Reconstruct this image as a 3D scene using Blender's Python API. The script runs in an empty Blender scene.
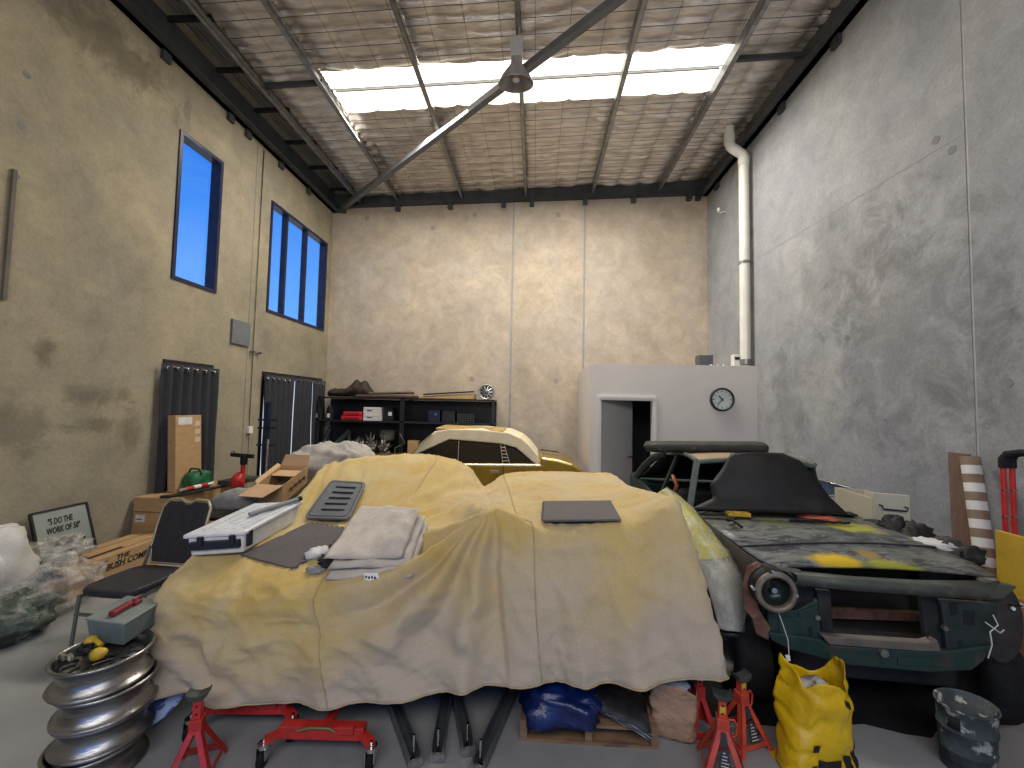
import bpy, math, random
import numpy as np
from math import sin, cos, pi, radians, sqrt
from mathutils import Vector as V, Matrix, noise
from mathutils.bvhtree import BVHTree
random.seed(7)
SC = bpy.context.scene
COL = SC.collection
# ------------------------------------------------------------ camera, sky, light, exposure
F = 410.0; CH = 1.93
ROT = Matrix.Rotation(radians(3.3), 3, 'Z') @ Matrix.Rotation(pi/2+radians(2.9), 3, 'X') @ Matrix.Rotation(radians(1.15), 3, 'Z')
cd = bpy.data.cameras.new('camera'); cam = bpy.data.objects.new('camera', cd); COL.objects.link(cam)
cam.location = (0, 0, CH); cam.rotation_euler = ROT.to_euler()
cd.sensor_width = 36; cd.lens = 36*F/1024; cd.clip_start = .05; cd.clip_end = 200
SC.camera = cam
w = bpy.data.worlds.new('sky'); SC.world = w; w.use_nodes = True
nt = w.node_tree; nt.nodes.clear()
tc = nt.nodes.new('ShaderNodeTexCoord'); sp = nt.nodes.new('ShaderNodeSeparateXYZ'); rp = nt.nodes.new('ShaderNodeValToRGB')
bg = nt.nodes.new('ShaderNodeBackground'); wo = nt.nodes.new('ShaderNodeOutputWorld')
nt.links.new(tc.outputs['Generated'], sp.inputs[0]); nt.links.new(sp.outputs['Z'], rp.inputs[0])
nt.links.new(rp.outputs[0], bg.inputs[0]); nt.links.new(bg.outputs[0], wo.inputs[0])
e = rp.color_ramp.elements; e[0].position = 0; e[0].color = (.55, .62, .72, 1); e[1].position = 1; e[1].color = (.02, .16, .75, 1)
x = e.new(.12); x.color = (.12, .40, 1, 1); x = e.new(.5); x.color = (.015, .17, .74, 1)
bg.inputs[1].default_value = 1.0
def area(name, loc, rot, sx, sy, power, col):
    l = bpy.data.lights.new(name, 'AREA'); l.shape = 'RECTANGLE'; l.size = sx; l.size_y = sy; l.energy = power; l.color = col
    o = bpy.data.objects.new(name, l); COL.objects.link(o); o.location = loc; o.rotation_euler = rot; return o
area('daylight_front', (.2, -1.9, 4.3), (radians(72), 0, 0), 6.0, 1.6, 165, (1, .97, .92))  # unseen area light high at the front, tilted down into the room
area('daylight_skylight', (-.4, 6.75, 6.72), (0, 0, 0), 6.0, .75, 400, (1, .96, .88))
SC.view_settings.view_transform = 'Standard'; SC.view_settings.look = 'None'
SC.view_settings.gamma = 1; SC.view_settings.use_curve_mapping = False
SC.view_settings.exposure = 0.30
# ------------------------------------------------------------ helpers
O0 = V((0, 0, CH))
def ray(px, py): return ROT @ V(((px-512)/F, (384-py)/F, -1))
def P(px, py, x=None, y=None, z=None):
    """point of the room seen along one sight line, on the plane x=, y= or z="""
    d = ray(px, py)
    i, v = (0, x) if x is not None else (1, y) if y is not None else (2, z)
    return O0 + d*((v-O0[i])/d[i])
def PL(px, py, o, n):
    d = ray(px, py); return O0 + d*((V(o)-O0).dot(n)/d.dot(n))
MATS = {}
def mat(name, c1, c2=None, s=6, rough=.6, metal=0, bump=0, bs=60, detail=5, c3=None, s3=2, t3=(.55, .65), emit=0, dist=0, stretch=None, coat=0, spec=None, contrast=(.35, .65), sheen=0):
    if name in MATS: return MATS[name]
    m = bpy.data.materials.new(name); m.use_nodes = True; MATS[name] = m
    n = m.node_tree; b = n.nodes['Principled BSDF']; L = n.links.new
    b.inputs['Roughness'].default_value = rough; b.inputs['Metallic'].default_value = metal
    if spec is None and max(c1) < .06 and not metal: spec = .28
    if spec is not None: b.inputs['Specular IOR Level'].default_value = spec
    if coat: b.inputs['Coat Weight'].default_value = coat; b.inputs['Coat Roughness'].default_value = .15
    b.inputs['Base Color'].default_value = (*c1, 1)
    t = n.nodes.new('ShaderNodeTexCoord'); src = t.outputs['Object']
    if stretch:
        mp = n.nodes.new('ShaderNodeMapping'); mp.inputs['Scale'].default_value = stretch; L(src, mp.inputs[0]); src = mp.outputs[0]
    out = None
    def nz(sc, de, di=0):
        q = n.nodes.new('ShaderNodeTexNoise'); q.inputs['Scale'].default_value = sc; q.inputs['Detail'].default_value = de
        q.inputs['Roughness'].default_value = .62; q.inputs['Distortion'].default_value = di; L(src, q.inputs['Vector']); return q.outputs['Fac']
    def rng(sock, a, c):
        q = n.nodes.new('ShaderNodeMapRange'); q.inputs[1].default_value = a; q.inputs[2].default_value = c; L(sock, q.inputs[0]); return q.outputs[0]
    def mix(fac, a, bcol):
        q = n.nodes.new('ShaderNodeMix'); q.data_type = 'RGBA'; L(fac, q.inputs[0])
        if isinstance(a, tuple): q.inputs[6].default_value = (*a, 1)
        else: L(a, q.inputs[6])
        q.inputs[7].default_value = (*bcol, 1); return q.outputs[2]
    if c2 is not None:
        out = mix(rng(nz(s, detail, dist), *contrast), c1, c2)
    if c3 is not None:
        out = mix(rng(nz(s3, 6, dist*2+.3), *t3), out if out is not None else c1, c3)
    if out is not None: L(out, b.inputs['Base Color'])
    if bump:
        q = n.nodes.new('ShaderNodeBump'); q.inputs['Strength'].default_value = min(1, bump); q.inputs['Distance'].default_value = .02
        L(nz(bs, 6), q.inputs['Height']); L(q.outputs[0], b.inputs['Normal'])
    if emit:
        b.inputs['Emission Color'].default_value = (*c1, 1); b.inputs['Emission Strength'].default_value = emit
    if sheen: b.inputs['Sheen Weight'].default_value = sheen
    m['_b'] = 1
    return m
def plastic(name, c, rough=.4, **k): return mat(name, c, tuple(v*.8 for v in c), 12, rough, bump=k.pop('bump', .05), **k)
def glassy(name, c=(1, 1, 1), rough=.05, alpha=None, trans=1):
    if name in MATS: return MATS[name]
    m = bpy.data.materials.new(name); m.use_nodes = True; MATS[name] = m
    n = m.node_tree; n.nodes.clear(); L = n.links.new
    o = n.nodes.new('ShaderNodeOutputMaterial'); g = n.nodes.new('ShaderNodeBsdfGlossy'); t = n.nodes.new('ShaderNodeBsdfTransparent'); x = n.nodes.new('ShaderNodeMixShader')
    g.inputs['Roughness'].default_value = rough; t.inputs[0].default_value = (*c, 1)
    x.inputs[0].default_value = .05; L(t.outputs[0], x.inputs[1]); L(g.outputs[0], x.inputs[2]); L(x.outputs[0], o.inputs[0])
    return m
def film(name, c, alpha, rough=.2):
    """clear crumpled plastic film: part see-through, glossy, wrinkled"""
    m = mat(name, c, tuple(v*.85 for v in c), 14, rough, bump=1, bs=22)
    b = m.node_tree.nodes['Principled BSDF']
    n = m.node_tree; q = n.nodes.new('ShaderNodeTexNoise'); q.inputs['Scale'].default_value = 9; q.inputs['Detail'].default_value = 8
    r = n.nodes.new('ShaderNodeMapRange'); r.inputs[1].default_value = .35; r.inputs[2].default_value = .7; r.inputs[3].default_value = alpha-.2; r.inputs[4].default_value = min(1, alpha+.3)
    n.links.new(q.outputs[0], r.inputs[0]); n.links.new(r.outputs[0], b.inputs['Alpha'])
    return m
class MB:
    def __init__(s): s.v = []; s.f = []; s.sm = []
    def add(s, vs, fs, smooth=False):
        k = len(s.v); s.v += [V(p) for p in vs]; s.f += [tuple(i+k for i in f) for f in fs]; s.sm += [smooth]*len(fs); return s
    def hexa(s, p):   # 4 bottom (ccw from above), 4 top
        return s.add(p, [(3, 2, 1, 0), (4, 5, 6, 7), (0, 1, 5, 4), (1, 2, 6, 5), (2, 3, 7, 6), (3, 0, 4, 7)])
    def box(s, x0, x1, y0, y1, z0, z1):
        return s.hexa([(x0, y0, z0), (x1, y0, z0), (x1, y1, z0), (x0, y1, z0), (x0, y0, z1), (x1, y0, z1), (x1, y1, z1), (x0, y1, z1)])
    def ob(s, o, a, b, c):  # box from origin and 3 edge vectors
        o, a, b, c = V(o), V(a), V(b), V(c)
        if a.cross(b).dot(c) < 0: a, b = b, a
        return s.hexa([o, o+a, o+a+b, o+b, o+c, o+a+c, o+a+b+c, o+b+c])
    def bar(s, p, q, w, h, up=(0, 0, 1)):
        p, q = V(p), V(q); d = (q-p).normalized(); u = V(up)
        if abs(d.dot(u)) > .97: u = V((0, 1, 0))
        r = d.cross(u).normalized(); u = r.cross(d).normalized()
        return s.ob(p-r*w/2-u*h/2, r*w, q-p, u*h)
    def tube(s, pts, r, n=8, caps=True, closed=False):
        pts = [V(p) for p in pts]; N = len(pts); k = len(s.v); prev = None; vs = []
        for i, p in enumerate(pts):
            a = pts[i-1] if i else (pts[-1] if closed else p); b = pts[(i+1) % N] if i < N-1 or closed else p
            d = (b-a)
            if d.length < 1e-9: d = V((0, 0, 1))
            d.normalize()
            if prev is None: u = d.orthogonal().normalized()
            else:
                u = prev-d*prev.dot(d)
                u = u.normalized() if u.length > 1e-6 else d.orthogonal().normalized()
            prev = u; c = d.cross(u); rr = r[i] if isinstance(r, (list, tuple)) else r
            vs += [p+(u*cos(2*pi*j/n)+c*sin(2*pi*j/n))*rr for j in range(n)]
        fs = []
        for i in range(N if closed else N-1):
            i2 = (i+1) % N
            for j in range(n): fs.append((i*n+j, i*n+(j+1) % n, i2*n+(j+1) % n, i2*n+j))
        s.add(vs, fs, True)
        if caps and not closed: s.add(vs[:n], [tuple(range(n))[::-1]]); s.add(vs[-n:], [tuple(range(n))])
        return s
    def cyl(s, p, q, r, n=14, r2=None): return s.tube([p, q], [r, r if r2 is None else r2], n)
    def lathe(s, prof, M=Matrix(), n=24, smooth=True):
        vs = []; fs = []; m = len(prof)
        for j in range(n):
            a = 2*pi*j/n
            for (r, z) in prof: vs.append(M @ V((r*cos(a), r*sin(a), z)))
        for j in range(n):
            for i in range(m-1): fs.append((j*m+i, ((j+1) % n)*m+i, ((j+1) % n)*m+i+1, j*m+i+1))
        return s.add(vs, fs, smooth)
    def prism(s, poly, d):  # poly: list of 3d points, d: extrusion
        d = V(d); k = len(poly); a = [V(p) for p in poly]; b = [p+d for p in a]
        return s.add(a+b, [tuple(range(k)), tuple(range(2*k-1, k-1, -1))]+[(i, i+k, (i+1) % k+k, (i+1) % k) for i in range(k)])
    def grid(s, rows, smooth=True):
        R, C = len(rows), len(rows[0])
        return s.add([p for r in rows for p in r], [(i*C+j, i*C+j+1, (i+1)*C+j+1, (i+1)*C+j) for i in range(R-1) for j in range(C-1)], smooth)
    def build(s, name, m, parent=None, world=True, bevel=0, solid=0, sub=0, seg=2, off=-1, weld=False):
        me = bpy.data.meshes.new(name)
        vs = s.v
        if parent is not None and world:
            I = WM[parent.name].inverted(); vs = [I @ p for p in vs]
        me.from_pydata([tuple(p) for p in vs], [], s.f); me.polygons.foreach_set('use_smooth', s.sm)
        if m is not None: me.materials.append(m)
        me.update()
        o = bpy.data.objects.new(name, me); COL.objects.link(o)
        if parent is not None: o.parent = parent; WM[o.name] = WM[parent.name]
        else: WM[o.name] = Matrix()
        if weld:
            d = o.modifiers.new('weld', 'WELD'); d.merge_threshold = .0005
        if solid:
            d = o.modifiers.new('solid', 'SOLIDIFY'); d.thickness = solid; d.offset = off
        if bevel:
            d = o.modifiers.new('bevel', 'BEVEL'); d.width = bevel; d.segments = seg; d.limit_method = 'ANGLE'; d.angle_limit = radians(40)
        if sub:
            d = o.modifiers.new('sub', 'SUBSURF'); d.levels = sub; d.render_levels = sub
        return o
WM = {}
def thing(name, label, cat, loc=(0, 0, 0), rotz=0, group=None):
    o = bpy.data.objects.new(name, None); COL.objects.link(o); o.empty_display_size = .1
    o.location = loc; o.rotation_euler = (0, 0, rotz); o['label'] = label; o['category'] = cat
    if group: o['group'] = group
    WM[o.name] = Matrix.Translation(V(loc)) @ Matrix.Rotation(rotz, 4, 'Z'); return o
def tag(o, label, cat, group=None):
    o['label'] = label; o['category'] = cat
    if group: o['group'] = group
    return o
def rebase(o):
    """move a one-mesh thing's origin to the bottom centre of its mesh"""
    me = o.data; c = [v.co for v in me.vertices]; z = min(p.z for p in c)
    b = V((sum(p.x for p in c)/len(c), sum(p.y for p in c)/len(c), z))
    me.transform(Matrix.Translation(-b)); o.location = b; WM[o.name] = Matrix.Translation(b); return o
def struct(o): o['kind'] = 'structure'; return o
def sempty(name, loc=(0, 0, 0)):
    o = bpy.data.objects.new(name, None); COL.objects.link(o); o.location = loc; o['kind'] = 'structure'; o.empty_display_size = .1
    WM[o.name] = Matrix.Translation(V(loc)); return o
def text(s, name, m, parent, o, ux, uy, size, depth=.001, shear=0, fit=None):
    """flat lettering as a mesh; o = lower-left corner, ux / uy directions"""
    c = bpy.data.curves.new(name, 'FONT'); c.body = s; c.size = size; c.extrude = depth; c.shear = shear; c.resolution_u = 2; c.offset = size*.03
    t = bpy.data.objects.new('tmp', c); COL.objects.link(t)
    me = bpy.data.meshes.new_from_object(t); COL.objects.unlink(t); bpy.data.objects.remove(t)
    ux, uy = V(ux).normalized(), V(uy).normalized(); n = ux.cross(uy)
    xm = max(v.co.x for v in me.vertices); kx = fit/xm if fit else 1
    b = MB(); b.add([V(o)+ux*v.co.x*kx+uy*v.co.y+n*v.co.z for v in me.vertices], [tuple(p.vertices) for p in me.polygons])
    return b.build(name, m, parent)
def blob(c, r, amp=.15, fs=3, n=20, m=14, seed=0, flat=None, rot=0, ex=1):
    """closed lumpy body"""
    rows = []; c = V(c); R = Matrix.Rotation(rot, 3, 'Z')
    for i in range(m+1):
        t = pi*i/m; row = []
        for j in range(n+1):
            a = 2*pi*j/n
            q = V((sin(t)*cos(a), sin(t)*sin(a), cos(t)))
            if ex != 1: q = V([math.copysign(abs(k)**ex, k) for k in q])
            k = 1+amp*noise.noise(q*fs+V((seed*7.1, seed, 3)))+amp*.5*noise.noise(q*fs*2.7+V((seed, 5, seed*3)))
            p = V((q.x*r[0]*k, q.y*r[1]*k, q.z*r[2]*k))
            if flat is not None: p.z = max(p.z, flat)
            row.append(c+R @ p)
        rows.append(row)
    return MB().grid(rows)
def crum(p, a, f, sd=0): return V((noise.noise(p*f+V((sd, 0, 0))), noise.noise(p*f+V((9, sd, 0))), noise.noise(p*f+V((0, 5, sd)))))*a
# ------------------------------------------------------------ materials
def concrete(name, a, b, c, dark_patches=()):
    m = mat(name, a, b, .8, .85, bump=.35, bs=26, detail=12, c3=c, s3=.5, t3=(.45, .68), dist=.35, contrast=(.30, .68))
    n = m.node_tree; bs = n.nodes['Principled BSDF']; L = n.links.new
    src = bs.inputs['Base Color'].links[0].from_socket; t = [q for q in n.nodes if q.type == 'TEX_COORD'][0].outputs['Object']
    # trowel swirls, pits and pale laitance specks
    q = n.nodes.new('ShaderNodeTexNoise'); q.inputs['Scale'].default_value = 2.6; q.inputs['Detail'].default_value = 14; q.inputs['Roughness'].default_value = .72; q.inputs['Distortion'].default_value = .5; L(t, q.inputs['Vector'])
    r = n.nodes.new('ShaderNodeMapRange'); r.inputs[1].default_value = .3; r.inputs[2].default_value = .72; r.inputs[3].default_value = .78; r.inputs[4].default_value = 1.18; L(q.outputs[0], r.inputs[0])
    q2 = n.nodes.new('ShaderNodeTexNoise'); q2.inputs['Scale'].default_value = 30; q2.inputs['Detail'].default_value = 8; q2.inputs['Roughness'].default_value = .8; L(t, q2.inputs['Vector'])
    r2 = n.nodes.new('ShaderNodeMapRange'); r2.inputs[1].default_value = .3; r2.inputs[2].default_value = .7; r2.inputs[3].default_value = .84; r2.inputs[4].default_value = 1.15; L(q2.outputs[0], r2.inputs[0])
    mm = n.nodes.new('ShaderNodeMath'); mm.operation = 'MULTIPLY'; L(r.outputs[0], mm.inputs[0]); L(r2.outputs[0], mm.inputs[1])
    x = n.nodes.new('ShaderNodeVectorMath'); x.operation = 'SCALE'; L(src, x.inputs[0]); L(mm.outputs[0], x.inputs['Scale']); out = x.outputs[0]
    # oily smudges, old pour marks and painted-in corner darkness, each with its own place
    for (cx, cy, cz, ax_, ay_, az_, st) in dark_patches:
        v = n.nodes.new('ShaderNodeVectorMath'); v.operation = 'SUBTRACT'; L(t, v.inputs[0]); v.inputs[1].default_value = (cx, cy, cz)
        d = n.nodes.new('ShaderNodeVectorMath'); d.operation = 'MULTIPLY'; L(v.outputs[0], d.inputs[0]); d.inputs[1].default_value = (1/ax_, 1/ay_, 1/az_)
        l = n.nodes.new('ShaderNodeVectorMath'); l.operation = 'LENGTH'; L(d.outputs[0], l.inputs[0])
        a_ = n.nodes.new('ShaderNodeMath'); a_.operation = 'MULTIPLY_ADD'; L(q.outputs[0], a_.inputs[0]); a_.inputs[1].default_value = 3.2; L(l.outputs['Value'], a_.inputs[2])
        rr = n.nodes.new('ShaderNodeMapRange'); rr.interpolation_type = 'SMOOTHSTEP'; rr.inputs[1].default_value = 1.9; rr.inputs[2].default_value = 2.9; rr.inputs[3].default_value = st; rr.inputs[4].default_value = 1; L(a_.outputs[0], rr.inputs[0])
        y = n.nodes.new('ShaderNodeVectorMath'); y.operation = 'SCALE'; L(out, y.inputs[0]); L(rr.outputs[0], y.inputs['Scale']); out = y.outputs[0]
    L(out, bs.inputs['Base Color'])
    return m
LS = [P(45, 352, x=-4.95), P(95, 395, x=-4.95), P(90, 425, x=-4.95), P(130, 430, x=-4.95), P(110, 45, x=-4.95), P(20, 430, x=-4.95)]  # the topmost point is edge darkness painted into the wall
CL = concrete('concrete_left', (.345, .285, .18), (.215, .19, .14), (.27, .235, .165), [(p.x, p.y, p.z, 1, ay, az, st) for p, ay, az, st in zip(LS, (.10, .45, .35, .12, .8, .3), (.22, .12, .10, .30, .35, .25), (.55, .68, .6, .66, .55, .75))])
CB = concrete('concrete_back', (.47, .38, .275), (.34, .285, .225), (.40, .345, .29))
RS = [P(900, 330, x=3.86), P(790, 400, x=3.86), P(840, 270, x=3.86), P(1000, 420, x=3.86)]
CR = concrete('concrete_right', (.32, .32, .325), (.24, .245, .265), (.33, .325, .315), [(p.x, p.y, p.z, 1, ay, az, st) for p, ay, az, st in zip(RS, (1.0, .5, .9, .5), (1.3, .9, .8, 1.0), (.78, .8, .84, .85))])
FLOOR = mat('floor_concrete', (.29, .285, .27), (.215, .21, .20), 1.4, .38, bump=.08, bs=90, detail=8, c3=(.15, .148, .14), s3=1.1, t3=(.6, .8))
STEEL = mat('dark_steel_paint', (.035, .038, .042), (.055, .058, .062), 4, .45, bump=.05)
GALV = mat('galvanised_steel', (.30, .30, .30), (.18, .18, .18), 9, .38, .75, bump=.08)
FOIL = mat('foil_insulation', (.78, .72, .66), (.55, .50, .46), 5, .33, .8, bump=1, bs=14, stretch=(.6, 3, 1))
WIRE = mat('wire_mesh_dark', (.05, .045, .04), rough=.5, metal=.3)
SHEET = mat('roof_sheet_metal', (.34, .33, .33), (.26, .26, .26), 3, .5, .5)
JOINT = mat('joint_sealant', (.20, .20, .19), (.14, .14, .135), 12, .8)
WHITEW = mat('white_plaster', (.60, .56, .53), (.56, .52, .49), 2, .7, bump=.04)
WHITEP = mat('white_pvc', (.72, .70, .62), (.62, .60, .54), 3, .35)
BLACKM = mat('black_metal', (.012, .012, .014), (.022, .022, .025), 8, .4)
BLUEF = mat('navy_window_frame', (.012, .014, .04), (.02, .024, .06), 8, .35)
RUBBER = mat('tyre_rubber', (.009, .009, .009), (.015, .015, .015), 20, .85, bump=.2, spec=.15)
RED = mat('red_tool_paint', (.52, .025, .018), (.36, .02, .015), 14, .38, bump=.08, c3=(.20, .03, .02), s3=9, t3=(.62, .72))
ORED = mat('orange_red_paint', (.58, .07, .03), (.42, .04, .02), 10, .42, bump=.08, c3=(.16, .04, .03), s3=12, t3=(.64, .72))
CHROME = mat('zinc_plate', (.65, .64, .62), (.5, .49, .47), 10, .25, 1)
CARD = mat('brown_cardboard', (.42, .26, .12), (.35, .21, .095), 7, .8, bump=.08, stretch=(1, 1, 3))
CARDD = mat('cardboard_print_side', (.28, .17, .08), (.22, .13, .06), 7, .8, bump=.08)
INK = mat('black_print', (.012, .011, .01), rough=.7)
CLOTH = None
BLK = mat('matt_black', (.008, .008, .009), (.014, .014, .015), 6, .8)
CURT = mat('charcoal_curtain_cloth', (.04, .04, .045), (.028, .028, .032), 30, .9, bump=.2, bs=200)
GLASS = glassy('window_glass')
# ------------------------------------------------------------ room shell
XL, XR, YB, YF = -4.95, 3.86, 9.42, -2.0
def zr(x): return 6.80+.0375*(x-XL)      # underside of the foil blanket
def wall_piece(pieces, name, m, parent):
    b = MB()
    for q in pieces: b.box(*q)
    return b.build(name, m, parent)
fl = MB().box(XL-.3, XR+.3, YF-2.5, YB+.3, -.25, 0).build('floor', FLOOR); struct(fl)
# left wall: precast panels with two windows and two doors cut in
def wy(px, py): return P(px, py, x=XL)
w1y0, w1y1 = wy(175, 205).y, wy(219, 230).y; wz0, wz1 = wy(170, 278).z, wy(180, 129).z
w2y0, w2y1 = wy(268.5, 255).y, wy(325.3, 285).y
d1y0, d1y1 = wy(159, 420).y, wy(211, 400).y; dz = wy(163.5, 359).z
d2y0, d2y1 = wy(261.5, 380).y, wy(321, 395).y
jy = wy(257, 280).y; T = .18
wl = MB().box(XL-T-.03, XL-T, YF, YB, -.01, .01).build('wall_left', JOINT); struct(wl)
ZT = 7.3
wall_piece([(XL-T, XL, YF, d1y0, 0, dz), (XL-T, XL, YF, d1y1, dz, wz0), (XL-T, XL, YF, w1y0, wz0, wz1), (XL-T, XL, YF, jy-.008, wz1, ZT),
            (XL-T, XL, d1y1, jy-.008, 0, wz0), (XL-T, XL, w1y1, jy-.008, wz0, wz1)], 'concrete_panel', CL, wl)
wall_piece([(XL-T, XL, jy+.008, d2y0, 0, dz), (XL-T, XL, jy+.008, YB, dz, wz0), (XL-T, XL, jy+.008, w2y0, wz0, wz1), (XL-T, XL, jy+.008, YB, wz1, ZT),
            (XL-T, XL, d2y1, YB, 0, dz), (XL-T, XL, w2y1, YB, wz0, wz1)], 'concrete_panel', CL, wl)
MB().box(XL-T, XL-.012, jy-.008, jy+.008, 0, ZT).build('panel_joint', BLK, wl)
MB().box(XL, XL+.004, jy-.16, jy-.145, 0, 6.45).build('joint_line', JOINT, wl)
q0, q1 = P(3, 165, x=XL), P(2, 300, x=XL)
MB().box(XL, XL+.03, q1.y-.015, q1.y+.015, q1.z, q0.z).build('wall_strip', mat('brown_grey_strip', (.12, .105, .08), (.09, .08, .06), 6, .8), wl)
for (a, b_) in ((27, 75), (22, 126), (15, 175), (11, 225), (190, 105)):
    c = wy(a, b_); MB().cyl((XL-.01, c.y, c.z), (XL+.003, c.y, c.z), .035, 10).build('lifting_plug', JOINT, wl)
# back wall panels
bx1, bx2 = P(512, 300, y=YB).x, P(584, 300, y=YB).x
wb = MB().box(XL, XR, YB+T, YB+T+.03, 0, .02).build('wall_back', JOINT); struct(wb)
for (a, b_) in ((XL, bx1-.02), (bx1+.02, bx2-.02), (bx2+.02, XR)):
    MB().box(a, b_, YB, YB+T, 0, ZT).build('concrete_panel', CB, wb)
for a in (bx1, bx2):
    MB().box(a-.022, a+.022, YB-.006, YB+T, 0, ZT).build('joint_strip', mat('grey_sealant_strip', (.27, .26, .25), (.22, .215, .21), 8, .7), wb)
for (a, b_) in ((475, 215), (558, 215), (663, 215), (556, 381), (472, 379), (367, 218), (433, 228)):
    c = P(a, b_, y=YB); MB().cyl((c.x, YB+.01, c.z), (c.x, YB-.003, c.z), .06, 12).build('lifting_plug', mat('plug_grout', (.25, .22, .19), (.3, .27, .22), 9, .9), wb)
# right wall panels
ry = P(972, 300, x=XR).y
wr = MB().box(XR+T, XR+T+.03, YF, YB, 0, .02).build('wall_right', JOINT); struct(wr)
MB().box(XR, XR+T, YF, ry-.012, 0, ZT).build('concrete_panel', CR, wr)
MB().box(XR, XR+T, ry+.012, YB, 0, ZT).build('concrete_panel', CR, wr)
MB().box(XR+.006, XR+T, ry-.012, ry+.012, 0, ZT).build('panel_joint', mat('pale_sealant', (.40, .39, .38), (.3, .3, .3), 5, .7), wr)
q0, q1 = P(968, 130, x=XR), P(758, 258, x=XR)
MB().bar((XR-.0005, q0.y+.03, q0.z), (XR-.0005, q1.y, q1.z), .02, .004, (1, 0, 0)).build('pour_line', mat('pour_line_grout', (.30, .295, .29), (.24, .24, .245), 9, .85), wr)
for (a, b_) in ((847, 338), (936, 140), (952, 150), (1008, 383)):
    c = P(a, b_, x=XR); MB().cyl((XR+.01, c.y, c.z), (XR-.003, c.y, c.z), .04, 12).build('lifting_plug', JOINT, wr)
# front wall (behind the photographer) with the open roller-door bay
wf = MB().box(XL, -3.2, YF-.2, YF, 0, 7.4).box(3.5, XR, YF-.2, YF, 0, 7.4).box(-3.2, 3.5, YF-.2, YF, 4.7, 7.4).build('wall_front', CB); struct(wf)
# ------------------------------------------------------------ ceiling
ce = MB().box(XL-.2, XR+.2, YF-.2, YB+.2, 7.55, 7.6).build('ceiling', SHEET); struct(ce)
px_p = [363, 400, 463, 526, 592, 658]
pur = [P(a, 203, y=YB).x for a in px_p]
bays = [(pur[i], pur[i+1]) for i in range(5)]+[(pur[5], XR)]
sy0, sy1 = P(525, 101, z=zr(-.2)).y, P(525, 60, z=zr(-.2)).y
if sy0 > sy1: sy0, sy1 = sy1, sy0
sxl, sxr = pur[1]+.03, pur[5]-.03
rng = random.Random(3)
def foil_z(x, y, k):
    q = V((x*1.1, y*.9, k))
    ph = .35*noise.noise(V((x*.8, y*.5, k*3.1)))
    a = abs(sin(pi*(y/.24+ph)))**.55; b = abs(sin(pi*(x/.46+.1*noise.noise(q*2))))**.45
    return zr(x)+.045-.085*a*(.4+.6*b)*(.9+.7*noise.noise(q*1.5))-.03*noise.noise(q*.8)+.012*noise.noise(V((x*3, y*14, k)))
for k, (a, b_) in enumerate(bays):
    cuts = [(YF, sy0), (sy1, YB)] if k < 5 and k > 0 else [(YF, YB)]
    if k == 0: cuts = [(YF, YB)]
    for (y0, y1) in cuts:
        nx = max(6, int((b_-a)/.05)); ny = int((y1-y0)/.028); rows = []
        for j in range(ny+1):
            y = y0+(y1-y0)*j/ny; rows.append([(a+(b_-a)*i/nx, y, foil_z(a+(b_-a)*i/nx, y, k)) for i in range(nx+1)])
        MB().grid(rows).build('foil_blanket', FOIL, ce)
# safety mesh wires under the foil
b = MB()
xx = pur[0]
while xx < XR:
    for (y0, y1) in ((.5, sy0), (sy1, YB)):
        b.box(xx-.0026, xx+.0026, y0, y1, zr(xx)-.046, zr(xx)-.046)
    xx += .46
yy = .5
while yy < YB:
    if not (sy0 < yy < sy1): b.hexa([(pur[0], yy-.0026, zr(pur[0])-.046), (XR, yy-.0026, zr(XR)-.046), (XR, yy+.0026, zr(XR)-.046), (pur[0], yy+.0026, zr(pur[0])-.046), (pur[0], yy-.0026, zr(pur[0])-.040), (XR, yy-.0026, zr(XR)-.040), (XR, yy+.0026, zr(XR)-.040), (pur[0], yy+.0026, zr(pur[0])-.040)])
    yy += .24
o = b.build('safety_mesh_wire', WIRE, ce); o['kind'] = 'stuff'
# skylight sheets (translucent fibreglass lit by the sky above)
SKYM = mat('translucent_skylight', (1, .95, .84), rough=.5, emit=1.75)
ym = (sy0+sy1)/2+.02
for (y0, y1) in ((sy0-.10, ym-.012), (ym+.012, sy1+.15)):
    rows = []
    for (yy, dzz) in [(y0+(y1-y0)*t/16, .022 if t % 4 in (0,) else 0) for t in range(17)]:
        rows.append([(x, yy, zr(x)+.06+dzz) for x in (sxl-.06, sxr+.06)])
    MB().grid(rows, False).build('skylight_sheet', SKYM, ce)
MB().hexa([(sxl, ym-.012, zr(sxl)+.04), (sxr, ym-.012, zr(sxr)+.04), (sxr, ym+.012, zr(sxr)+.04), (sxl, ym+.012, zr(sxl)+.04), (sxl, ym-.012, zr(sxl)+.07), (sxr, ym-.012, zr(sxr)+.07), (sxr, ym+.012, zr(sxr)+.07), (sxl, ym+.012, zr(sxl)+.07)]).build('skylight_lap', SHEET, ce)
# purlins: lipped C sections running to the back wall
for i, x in enumerate(pur):
    z = zr(x)-.03; b = MB()
    b.box(x-.035, x-.029, YF, YB, z-.16, z).box(x-.035, x+.035, YF, YB, z-.16, z-.154).box(x+.029, x+.035, YF, YB, z-.16, z-.135)
    b.build('purlin', GALV, ce)
# bridging struts between purlins
for (xa, xb, y) in ((pur[0], pur[1], P(300, 82, z=6.8).y), (pur[5], XR-.1, P(790, 55, z=7.05).y)):
    MB().bar((xa, y, zr(xa)-.08), (xb, y, zr(xb)-.08), .05, .07).build('bridging_strut', STEEL, ce)
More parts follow.
